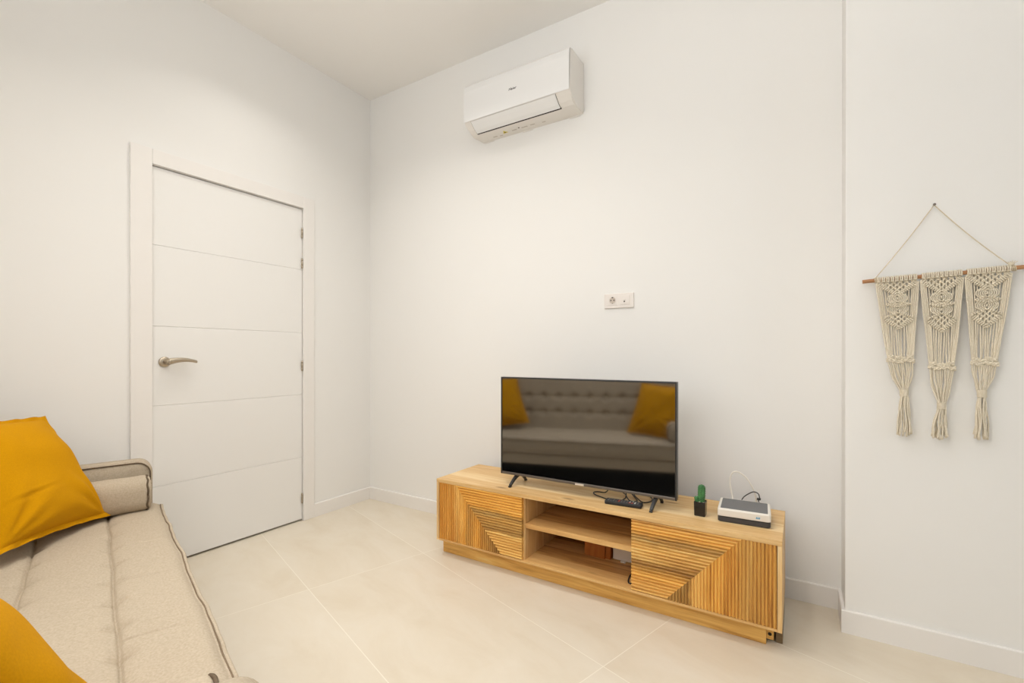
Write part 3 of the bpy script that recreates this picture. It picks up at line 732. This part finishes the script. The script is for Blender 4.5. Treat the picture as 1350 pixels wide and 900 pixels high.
def sqknot(b, c, sx, sz):
    """square knot: two cords bent over a core"""
    for sgn in (-1, 1):
        b.ball(c+Vector((sgn*sx*0.55, -0.0012, sz*0.28)), (sx*0.52, 0.0042, sz*0.34), 2, mat=Matrix.Rotation(sgn*0.55, 4, 'Y'))
        b.ball(c+Vector((sgn*sx*0.55, -0.0012, -sz*0.30)), (sx*0.52, 0.0042, sz*0.34), 2, mat=Matrix.Rotation(-sgn*0.55, 4, 'Y'))
    b.ball(c+Vector((0, -0.0034, 0)), (sx*0.50, 0.0038, sz*0.42), 2)
def ridge(b, p, q, r=0.0034):
    n = max(2, int((q-p).length/0.0062))
    for i in range(n):
        f = (i+0.5)/n; c = p+(q-p)*f
        b.ball(c+Vector((0, -0.0034, 0)), (r*0.82, r*1.15, r*1.45), 2, mat=Matrix.Rotation(0.55 if (q-p).x > 0 else -0.55, 4, 'Y'))

def panel(xl, xr, kl, kr, kz, tu, tz, te, eu, seed, label):
    rnd = random.Random(seed)
    xm = (xl+xr)/2; hw = (xr-xl)/2; km = (kl+kr)/2; kh = (kr-kl)/2
    zt_ = rodz(xm)
    V = (zt_-kz)/0.304                                # all heights scale with the panel
    cen = lambda z: xm + (km-xm)*max(0, min(1, (zt_-z)/(zt_-kz)))
    def half(z):
        f = max(0, min(1, (zt_-z)/(zt_-kz)))
        return hw + (kh-hw)*(f**1.15)
    X = lambda a, z, y=0.0: mv(cen(z)+a*half(z), z, MY-y)
    H = lambda h: zt_-h*V
    R = 0.0025
    b = MB()
    NL = 9                                            # larks' heads over the rod
    for i in range(NL):
        u = xl+0.004+(xr-xl-0.008)*(i+0.5)/NL
        for du in (-0.0029, 0.0029):
            c = Vector((u+du, MY, rodz(u)))-O
            b.tube([c+Vector((0.0, 0.0100*math.cos(t*2*PI/14+PI*0.5), 0.0100*math.sin(t*2*PI/14+PI*0.5))) for t in range(15)], 0.0026, 6)
        b.ball(Vector((u, MY-0.0100, rodz(u)-0.008))-O, (0.0062, 0.0030, 0.0026), 2)
    # upper triangle: staggered square knots closed by a double slanting ridge
    hA = 0.060
    for r_ in range(5):
        h = 0.014+r_*0.0095; lim = 0.92*(1-(h-0.006)/(hA-0.002))
        m_ = 6 if r_ % 2 == 0 else 5
        for i in range(m_):
            a = (-1+2*(i+0.5)/m_)*(0.92 if m_ == 6 else 0.77)
            if abs(a) <= lim: sqknot(b, X(a, H(h)), 0.0068, 0.0100)
    for o_ in (0.0, 0.0085):
        for sgn in (-1, 1): ridge(b, X(sgn*0.95, H(0.013+o_)), X(0.0, H(hA-0.004+o_)))
    # two rings of curved cords with the crossing of ridges between them
    hE1, hX, hE2 = 0.0745, 0.0945, 0.1150
    for hc in (hE1, hE2):
        for rx, rz in ((0.0040, 0.0045), (0.0095, 0.0085), (0.0150, 0.0125), (0.0205, 0.0155), (0.0260, 0.0175)):
            for sgn in (-1, 1):
                pts = []
                for i in range(13):
                    an = -PI*0.5+PI*i/12
                    pts.append(X(0, H(hc))+Vector((sgn*(0.0026+rx*math.cos(an)), -0.0016, rz*V*math.sin(an))))
                b.tube(pts, 0.0022, 6)
        b.ball(X(0, H(hc), 0.002), (0.0030, 0.0034, 0.0065), 2)
    for sgn in (-1, 1):
        ridge(b, X(0, H(hX-0.010), .002), X(sgn*0.66, H(hX+0.003), .002)); ridge(b, X(sgn*0.66, H(hX+0.001), .002), X(0, H(hX+0.012), .002))
    for a in (-0.42, -0.21, 0.0, 0.21, 0.42): sqknot(b, X(a, H(hX+0.001)), 0.0064, 0.0095)
    # lower diamond of knots
    hT, hS, hB = 0.126, 0.150, 0.190
    for sgn in (-1, 1):
        ridge(b, X(0, H(hT), .002), X(sgn*0.82, H(hS-0.004), .002))
        for o_ in (0, -0.0085): ridge(b, X(sgn*0.82, H(hS+0.004+o_), .002), X(0, H(hB+o_), .002))
    for r_, cnt in enumerate((2, 3, 4, 3, 2, 1)):
        h = hT+0.0085+r_*0.0090
        for i in range(cnt): sqknot(b, X((-0.175*(cnt-1)+0.35*i), H(h)), 0.0064, 0.0096)
    # cords: lying behind the knots, then hanging open below the diamond down to the band
    for i in range(11):
        a = -0.72+1.44*i/10; ph = rnd.uniform(0, 6); a2 = -0.92+1.84*i/10+rnd.uniform(-.05, .05)
        h0 = 0.012; pts = []
        for k in range(24):
            f = k/23; h = h0+(0.304-h0)*f
            g = max(0.0, (h-0.15)/0.154)
            aa = a+(a2-a)*g+0.05*math.sin(ph+h*28)*g
            dep = -0.0048 if h < 0.188-0.055*abs(a) else 0.0006+0.0022*math.sin(ph+h*30)
            pts.append(X(aa, H(h), dep))
        b.tube(pts, R if i % 2 else R*0.94, 7)
    # side cords, drawn in slightly at the corner of the diamond
    for sgn in (-1, 1):
        for q in range(4):
            ph = rnd.uniform(0, 6); pts = []
            for k in range(22):
                f = k/21; h = 0.014+0.290*f
                a = sgn*(0.985-0.082*q-(0.03*q)*f)+0.018*math.sin(ph+f*8)*f
                pts.append(X(a, H(h), 0.0035-0.0018*q+0.0012*math.sin(ph+f*6)))
            b.tube(pts, R, 7)
    po = b.build('panel', M['rope'], mc); po['label'] = label
    b = MB()                                          # band of knots under the open cords
    for r_ in range(2):
        cnt = 4 if r_ == 0 else 5
        for i in range(cnt):
            a = (-0.74+1.48*i/(cnt-1)) if r_ == 0 else (-0.92+1.84*i/(cnt-1))
            sqknot(b, mv(km+a*kh, kz+0.008-0.012*r_+0.0035*math.sin(i*2.1+seed), MY-0.004), 0.0086, 0.0125)
    for sgn in (-1, 1):
        b.tube([mv(km+sgn*kh*(0.9+0.25*f), kz-0.002+0.010*(f-.5), MY-0.004) for f in (0, .5, 1)], [0.0024, 0.0022, 0.0012], 6)
    b.build('knot_band', M['rope'], po)
    b = MB()                                          # gathered cords from the band to the tie
    for i in range(12):
        a = -1+2*i/11; ph = rnd.uniform(0, 6); pts = []; yb = rnd.uniform(-0.005, 0.005)
        for k in range(15):
            f = k/14; z = kz-0.008+(tz-kz+0.010)*f
            w_ = kh*0.98*(1-f)**0.8+0.0080*(1-(1-f)**0.8)
            u = km+(tu-km)*f+a*w_*(1+0.12*math.sin(PI*f))+0.0022*math.sin(ph+f*6)*math.sin(PI*f)
            pts.append(mv(u, z, MY-0.002+yb*(0.4+f)))
        b.tube(pts, R, 7)
    b.build('gathered_cords', M['rope'], po)
    b = MB()
    for k in range(7):
        z = tz+0.010-0.0036*k
        b.tube([mv(tu+0.0112*math.cos(t*2*PI/18), z+0.0004*math.sin(t), MY+0.0090*math.sin(t*2*PI/18)-0.002) for t in range(19)], 0.0021, 6)
    b.ball(mv(tu, tz, MY-0.002), (0.0105, 0.0085, 0.012), 2)
    b.build('binding', M['rope'], po)
    b = MB()
    for i in range(17):
        an = 2*PI*i/17+rnd.uniform(-.15, .15); rr_ = rnd.choice((0.5, 0.85, 1.0)); ph = rnd.uniform(0, 6)
        end = te+rnd.uniform(-0.006, 0.012); pts = []
        for k in range(13):
            f = k/12; z = tz-0.008+(end-tz+0.008)*f
            sp_ = 0.0090+0.0125*f**0.8
            u = tu+(eu-tu)*f+math.cos(an)*rr_*sp_+0.0020*math.sin(ph+f*7)
            pts.append(mv(u, z, MY-0.002+math.sin(an)*rr_*(0.0075+0.006*f)))
        b.tube(pts, [R*0.95]*10+[R*1.0, R*1.25, R*1.1], 7)
    b.build('tassel', M['rope'], po)
panel(0.2415, 0.3660, 0.2790, 0.3500, 1.0680, 0.3255, 0.9480, 0.794, 0.3235, 1, 'left of the three cream macrame panels')
panel(0.3690, 0.4860, 0.3965, 0.4605, 1.0445, 0.4285, 0.9070, 0.790, 0.4225, 2, 'middle of the three cream macrame panels')
panel(0.4885, 0.6060, 0.5080, 0.5680, 1.0615, 0.5320, 0.9540, 0.799, 0.5298, 3, 'right of the three cream macrame panels')

# ------------------------------------------------------------------ sofa
S0, W0 = -1.72, -0.15
sb = sw(S0, W0)
sf = empty('sofa', sb, TH); tag(sf, 'beige tufted fabric sofa with low arms in front of the door wall', 'sofa')
def L(s, w, z): return Vector((s-S0, w-W0, z))
s0, s1, wb, wf, zs, zb_ = -2.652, -0.787, -0.42, 0.214, 0.412, 0.286
tuft_s = [-2.60+0.1545*i for i in range(13)]
seams = [0.038, -0.162, -0.362]
def seat_z(s, w):
    z = zs
    # softly crowned channels between the seams
    edges = [0.214, 0.038, -0.162, -0.362, -0.5]
    for a, c in zip(edges, edges[1:]):
        if c <= w <= a:
            f = (w-c)/(a-c); z += 0.008*(math.sin(PI*f)**0.6) - 0.004
    for sm in seams:
        dw = w-sm; d_ = abs(dw); z -= 0.0085*math.exp(-(d_/0.0036)**2) + 0.0045*math.exp(-(d_/0.018)**2)
        for k, ts in enumerate(tuft_s):
            ds = s-ts-0.10*dw*(1 if dw > 0 else -0.6)
            if abs(ds) < 0.10:
                z -= 0.0120*math.exp(-((ds/0.022)**2+(d_/0.024)**2))
                ln = (0.050, 0.075, 0.040, 0.085, 0.060)[(k*3+int(sm*100)) % 5]
                z -= 0.0050*math.exp(-((ds/0.0060)**2))*max(0, 1-d_/ln)
    # stitched creases running forward from some tufts
    for ts, kk in ((tuft_s[5]+0.015, 1.0), (tuft_s[7]+0.085, 1.0), (tuft_s[3], 0.45), (tuft_s[1], 0.25)):
        if 0.038 < w < 0.205:
            f = (w-0.038)/0.167; c = ts+0.030*math.sin(f*PI*0.5)
            z -= 0.0075*kk*math.exp(-((s-c)/0.0032)**2)*(1-f**3)
    z += 0.003*noise.noise(Vector((s*4, w*5, 1.3))) + 0.0015*noise.noise(Vector((s*13, w*13, 4.3)))
    ef = (wf-w)
    if ef < 0.03: z -= 0.012*(1-max(0, ef)/0.03)**2
    return z
NSs, NW = 640, 230
b = MB()
def edge_w(s): return wf+0.0075*noise.noise(Vector((s*4.3, 0.3, 0)))+0.003*noise.noise(Vector((s*11, 0, 5)))
def seat_top(i, j):
    s = s0+(s1-s0)*i; w = wb+(edge_w(s)-wb)*j
    return L(s, w, seat_z(s, wb+(wf-wb)*j))
top = b.grid(seat_top, NSs, NW)
def seat_front(i, j):
    s = s0+(s1-s0)*i; a = seat_top(i, 1.0); f = j
    bul = 0.010*math.sin(PI*min(1, f*1.0))
    z = a.z+(zb_-a.z)*f
    return Vector((a.x, a.y+bul+0.002*noise.noise(Vector((s*9, f*3, 2))), z))
b.grid(seat_front, NSs, 14)
for ii, flip in ((0.0, True), (1.0, False)):
    b.grid(lambda i, j: (lambda a: Vector((a.x, a.y, a.z+(zb_-a.z)*i)))(seat_top(ii, j)), 6, 40, flip=flip)
b.grid(lambda i, j: L(s0+(s1-s0)*i, wb+(wf-wb)*j, zb_), 8, 8, flip=True)
b.grid(lambda i, j: (lambda a: Vector((a.x, a.y, a.z+(zb_-a.z)*j)))(seat_top(i, 0.0)), 40, 4, flip=True)
seat = b.build('seat_cushion', M['sofa'], sf)
b = MB()
for zz_, rr_ in ((0.0, 0.0018), (-0.118, 0.0018)):
    b = MB(); pts = []
    for i in range(161):
        s = s0+(s1-s0)*i/160; a = seat_top(i/160, 1.0)
        pts.append(Vector((a.x, a.y+0.002, a.z+0.001+zz_+0.003*noise.noise(Vector((s*8, 1, 1))))))
    b.tube(pts, rr_, 8); b.build('piping', M['piping_pale'], seat)
# light welt just outside the piping
b = MB(); b.tube([Vector((a.x, a.y+0.0075, a.z-0.004)) for a in (seat_top(i/160, 1.0) for i in range(161))], 0.0058, 8); b.build('welt', M['sofa'], seat)
b = MB(); b.box(L(s0-0.03, -0.47, 0.002), L(s1+0.03, wf-0.030, 0.194), 0.006); b.build('shade_block', M['under_shade'], sf)  # dark block added to stand for the shade under the sofa
b = MB(); b.box(L(s0-0.06, -0.50, 0.195), L(s1+0.06, wf-0.004, 0.284), 0.012, 3); b.build('base', M['sofa'], sf)
# arms: thin upright slabs, rounded at the top front corner, piped along both edges
def arm_outline(r=0.052):
    o = [(-0.50, 0.196), (0.192, 0.196)]
    for i in range(9):
        a = i*PI/2/8; o.append((0.192-r+r*math.cos(a), 0.612-r+r*math.sin(a)))
    for i in range(9):
        a = PI/2+i*PI/2/8; o.append((-0.50+r+r*math.cos(a), 0.612-r+r*math.sin(a)))
    return o
for a0, a1 in ((-2.728, -2.654), (-0.785, -0.705)):
    b = MB(); ol = arm_outline()
    t = bmesh.new()
    A = [t.verts.new(L(a0, w, z)) for w, z in ol]; B = [t.verts.new(L(a1, w, z)) for w, z in ol]
    for k in range(len(ol)):
        f = t.faces.new([A[k], A[(k+1) % len(ol)], B[(k+1) % len(ol)], B[k]]); f.smooth = True
    t.faces.new(A[::-1]); t.faces.new(B); bmesh.ops.recalc_face_normals(t, faces=t.faces[:])
    bmesh.ops.bevel(t, geom=[e for e in t.edges if abs(e.verts[0].co.x-e.verts[1].co.x) < 1e-6], offset=0.005, segments=3, affect='EDGES')
    for f in t.faces: f.smooth = True
    b.add(t); arm = b.build('arm', M['sofa'], sf)
    b = MB()
    for xx in (a0-0.0005, a1+0.0005):
        q = [(w-(0.008 if w > 0 else -0.008), z-0.009) for w, z in ol[2:]]
        b = MB(); b.tube([L(xx, w, z) for w, z in [(0.184, 0.30)]+q+[(-0.492, 0.30)]], 0.0028, 8); b.build('piping', M['piping'], arm)
# tufted backrest, leaning back
b = MB(); bz0, bz1 = 0.405, 0.900
trow = [0.475, 0.56, 0.70]
tcol = [-2.60+0.1445*i for i in range(13)]
def back_w(s, z):
    f = (z-bz0)/(bz1-bz0); w = -0.352-0.085*f
    for r_ in (0.555, 0.70):
        d_ = abs(z-r_); w -= 0.006*math.exp(-(d_/0.006)**2)+0.006*math.exp(-(d_/0.022)**2)
        for c in tcol:
            if abs(s-c) < 0.11: w -= 0.024*math.exp(-(((s-c)/0.028)**2+(d_/0.028)**2))
    for c in tcol:
        if abs(s-c) < 0.1: w -= 0.0020*math.exp(-((s-c)/0.005)**2)
    if f > 0.9: w -= 0.05*((f-0.9)/0.1)**2
    return w
b.grid(lambda i, j: L(s0+(s1-s0)*i, back_w(s0+(s1-s0)*i, bz0+(bz1-bz0)*j), bz0+(bz1-bz0)*j), 230, 70, flip=False)
b.grid(lambda i, j: (lambda s: L(s, back_w(s, bz1)*(1-j)+(-0.555)*j, bz1+0.010*math.sin(PI*j)))(s0+(s1-s0)*i), 230, 6)
b.grid(lambda i, j: L(s0+(s1-s0)*i, -0.555+0.06*j, bz1+(0.30-bz1)*j), 20, 6)
for ii, fl in ((0.0, True), (1.0, False)):
    s = s0+(s1-s0)*ii
    b.grid(lambda i, j: (lambda z: L(s, back_w(s, z)*(1-i)+(-0.555+0.06*(bz1-z)/(bz1-0.3))*i, z))(bz0+(bz1-bz0)*j), 6, 30, flip=fl)
bk = b.build('backrest', M['sofa'], sf)
for r_ in (0.555, 0.70):
    for c in tcol: b = MB(); b.ball(L(c, back_w(c, r_)+0.002, r_), (0.011, 0.006, 0.011), 2); b.build('button', M['sofa'], bk)
for s_, w_ in ((-2.60, 0.12), (-0.78, 0.12), (-2.60, -0.42), (-0.78, -0.42)):
    b = MB(); b.lathe([(0.013, 0.0), (0.022, 0.194)], 18, Matrix.Translation(L(s_, w_, 0.0005))); b.build('leg', M['legwood'], sf)
# bolsters lying against the arms
def bolster(sc, sgn, label, ln1=0.250):
    o = empty('bolster_pillow', sw(sc, -0.08, 0.408), TH); tag(o, label, 'bolster pillow', 'beige bolsters against the sofa arms')
    b = MB(); n = 36; ln0 = -0.255
    def sec(a, f):
        rx, rz = 0.066, 0.074; e = 2.7
        c, s_ = math.cos(a), math.sin(a)
        return (math.copysign(abs(c)**(2/e), c)*rx*f, math.copysign(abs(s_)**(2/e), s_)*rz*f)
    stations = [(ln0, .86), (ln0+.006, .95), (ln0+.02, 1.0)]+[(ln0+.02+(ln1-ln0-.04)*i/30, 1.0) for i in range(1, 30)]+[(ln1-.02, 1.0), (ln1-.010, .975), (ln1-.004, .94)]
    t = bmesh.new(); rings = []
    for y, f in stations:
        ring = []
        for k in range(n):
            a = 2*PI*k/n; x, z = sec(a, f)
            wr = 0.0022*noise.noise(Vector((y*16, a*1.3, sc)))+0.0030*noise.noise(Vector((a*3.2, y*9, sc)))*math.exp(-((ln1-y)/0.05)**2)
            ring.append(t.verts.new((x*(1+wr*14), y, 0.0765+z*(1+wr*14))))
        rings.append(ring)
    for a, c in zip(rings, rings[1:]):
        for k in range(n):
            f = t.faces.new([a[k], a[(k+1) % n], c[(k+1) % n], c[k]]); f.smooth = True
    t.faces.new(rings[0]); t.faces.new(rings[-1][::-1]); bmesh.ops.recalc_face_normals(t, faces=t.faces[:])
    b.add(t); b.build('cover', M['sofa'], o)
    for y in (ln1-0.004, ln0+0.001):
        b = MB(); pts = [(sec(2*PI*k/48, 0.955)[0], y+0.0018*math.sin(k*1.1), 0.0765+sec(2*PI*k/48, 0.955)[1]) for k in range(49)]
        b.tube(pts, 0.0036, 8); b.build('piping', M['piping'], o)
    b = MB(); t = bmesh.new(); rg = []
    for f, dy in ((0.93, 0.0), (0.90, 0.008), (0.6, 0.014), (0.2, 0.016)):
        rg.append([t.verts.new((sec(2*PI*k/n, f)[0], ln1-0.004+dy+0.002*math.sin(k*0.9+f*8), 0.0765+sec(2*PI*k/n, f)[1])) for k in range(n)])
    for a, c in zip(rg, rg[1:]):
        for k in range(n):
            f = t.faces.new([a[k], a[(k+1) % n], c[(k+1) % n], c[k]]); f.smooth = True
    t.faces.new(rg[-1]); bmesh.ops.recalc_face_normals(t, faces=t.faces[:]); b.add(t); b.build('end_disc', M['sofa'], o)
    return o
bolster(-2.578, 1, 'beige bolster pillow against the far sofa arm beside the door')
bolster(-0.878, 1, 'beige bolster pillow against the near sofa arm in the foreground', 0.228)

# mustard cushions
def cushion(P0, psi, al, roll, a, T, label, seed, sag=0.0, fold=1.0):
    s_, w_, z_ = P0
    X1 = Vector((SX, SY, 0)); X2 = Vector((-SY, SX, 0)); Z = Vector((0, 0, 1))
    d_ = X1*math.cos(psi)+X2*math.sin(psi); n_ = -X1*math.sin(psi)+X2*math.cos(psi)
    e_ = Z*math.cos(al)-n_*math.sin(al)
    d2 = d_*math.cos(roll)+e_*math.sin(roll); e2 = -d_*math.sin(roll)+e_*math.cos(roll)
    nn = d2.cross(e2)
    if nn.dot(n_) < 0: nn = -nn
    base = sw(s_, w_, z_)+d2*a/2
    o = empty('cushion', base); tag(o, label, 'cushion', 'mustard cushions on the sofa')
    def P(p, q, t, bow=1.0):       # p,q in [-1,1] across the face, t thickness
        pin = 0.055*bow
        pp = p*(1-pin*(1-q*q)*abs(p)**3); qq = q*(1-pin*(1-p*p)*abs(q)**3)
        return d2*(pp*a/2)+e2*((qq+1)*a/2)+nn*t
    def th(p, q):
        e = max(0.0, (1-abs(p)**2.6)*(1-abs(q)**2.6))**0.62
        w = 0.010*fold*noise.noise(Vector((p*1.6+seed, q*2.2, seed)))*min(1, e*2)
        # stretched folds that fan out of the lower corners
        for cx in (-1, 1):
            ang = math.atan2(q+1.05, (p-cx*1.02)*-cx); rad = math.hypot(q+1.05, p-cx*1.02)
            w += 0.0055*fold*math.sin(ang*15+seed*2+cx)*math.exp(-((rad-0.55)/0.42)**2)*min(1, e*3)*max(0, math.sin(ang*1.9))
        w += 0.004*fold*math.exp(-((q+0.33+0.12*p)/0.018)**2)*math.exp(-((p-0.45)/0.35)**2)
        w -= 0.006*fold*math.exp(-((q+0.38+0.12*p)/0.03)**2)*math.exp(-((p-0.45)/0.4)**2)
        return T*e+w
    b = MB(); n = 64
    b.grid(lambda i, j: P(-1+2*i, -1+2*j, th(-1+2*i, -1+2*j)+0.0012), n, n)
    b.grid(lambda i, j: P(-1+2*i, -1+2*j, -0.45*th(1-2*i, -1+2*j)-0.0012), n, n, flip=True)
    b.build('cover', M['mustard'], o, recalc=True)
    b = MB(); m_ = 60
    for side in range(4):
        def hem(i, j, side=side, off=0.0):
            f = -1.0+2.0*i; h = 1.0+0.075*j*(1+0.1*noise.noise(Vector((f*3, side, seed))))
            lim = f*(h if j > 0 else 1.0)
            p, q = [(lim, -h), (h, lim), (lim, h), (-h, lim)][side]
            c = d2*(max(-1.2, min(1.2, p))*a/2)+e2*((q+1)*a/2)
            pinp = P([f, 1, f, -1][side], [-1, f, 1, f][side], 0.0)
            base_ = d2*([f, 1, f, -1][side]*a/2)+e2*(([-1, f, 1, f][side]+1)*a/2)
            wav = (0.006*noise.noise(Vector((f*5, side*3.1, seed+4)))+0.003*math.sin(f*17+side))*j
            return c+(pinp-base_)+nn*(off+wav)
        for off, fl in ((0.0014, False), (-0.0014, True)):
            b.grid(lambda i, j: hem(i, j, off=off), m_, 3, flip=fl)
        b.grid(lambda i, j: hem(i, 1.0, off=0.0014-0.0028*j), m_, 1)
    b.build('hem', M['mustard'], o, recalc=True)
    return o
cushion((-2.514, 0.028, 0.440), -0.535, 0.567, 0.10, 0.455, 0.088, 'mustard cushion leaning in the far corner of the sofa by the door', 2.0)
cushion((-1.238, -0.158, 0.443), 0.46, 0.49, -0.06, 0.440, 0.078, 'mustard cushion at the near end of the sofa, cut by the frame corner', 5.0)

# ------------------------------------------------------------------ light
def area(name, loc, size, power, col, rot=(0, 0, 0), shape='DISK', spread=math.radians(160), size_y=None):
    l = bpy.data.lights.new(name, 'AREA'); l.shape = shape; l.size = size; l.energy = power; l.color = col; l.spread = spread
    if size_y: l.size_y = size_y
    o = bpy.data.objects.new(name, l); COL.objects.link(o); o.location = loc; o.rotation_euler = rot
    return o
warm = (1.0, 0.96, 0.905)
cool = (0.84, 0.93, 1.0)
for u, v, p in ((-0.65, 0.0, 5.5), (-1.60, 0.45, 4.5), (-1.45, 1.38, 3.2), (-0.75, 1.25, 2.2), (-2.05, 1.45, 4.2)):
    area('downlight', (u, v, ZC-0.004), 0.075, p, warm, spread=math.radians(124))
area('downlight', (2.2, 1.22, ZC-0.004), 0.06, 4.5, cool)
area('ceiling_fill', (-0.15, -0.38, 1.75), 0.25, 24, (0.98, 0.98, 1.0), (PI, 0, 0), spread=math.radians(165))  # unseen fill light added behind the camera to brighten the ceiling
wl_ = sw((WS0+WS1)/2, -0.76, (WZ0+WZ1)/2)
area('opening_light', wl_, WS1-WS0, 16, (0.95, 0.975, 1.0), (-PI/2, 0, TH+PI), 'RECTANGLE', math.radians(175), WZ1-WZ0)  # added fill light outside the made-up window over the sofa
area('opening_light', (UR+0.2, 0.15, 1.2), 2.0, 3, (0.74, 0.87, 1.0), (0, PI/2, 0), 'RECTANGLE', math.radians(170), 2.2)
w = bpy.data.worlds.new('sky'); scene.world = w; w.use_nodes = True
bg = w.node_tree.nodes['Background']; bg.inputs[0].default_value = (0.80, 0.90, 1.0, 1); bg.inputs[1].default_value = 0.5

# ------------------------------------------------------------------ camera
F, YAW, PITCH, ROLL, CY, HC = 611.7622, 0.5550, -0.0014, 0.0005, 468.7877, 1.0846
cd = bpy.data.cameras.new('camera'); cam = bpy.data.objects.new('camera', cd); COL.objects.link(cam)
fwd = Vector((-math.sin(YAW)*math.cos(PITCH), math.cos(YAW)*math.cos(PITCH), math.sin(PITCH)))
r0 = Vector((math.cos(YAW), math.sin(YAW), 0)); u0 = r0.cross(fwd)
rr = r0*math.cos(ROLL)+u0*math.sin(ROLL); uu = -r0*math.sin(ROLL)+u0*math.cos(ROLL)
cam.matrix_world = Matrix(((rr.x, uu.x, -fwd.x, 0), (rr.y, uu.y, -fwd.y, 0), (rr.z, uu.z, -fwd.z, HC), (0, 0, 0, 1)))
cd.sensor_fit = 'HORIZONTAL'; cd.sensor_width = 36.0; cd.lens = F/1350*36.0
cd.shift_y = (CY-450)/1350; cd.clip_start = 0.02
scene.camera = cam
scene.view_settings.view_transform = 'Standard'; scene.view_settings.look = 'None'
scene.view_settings.gamma = 1.0; scene.view_settings.use_curve_mapping = False
scene.view_settings.exposure = 0.05
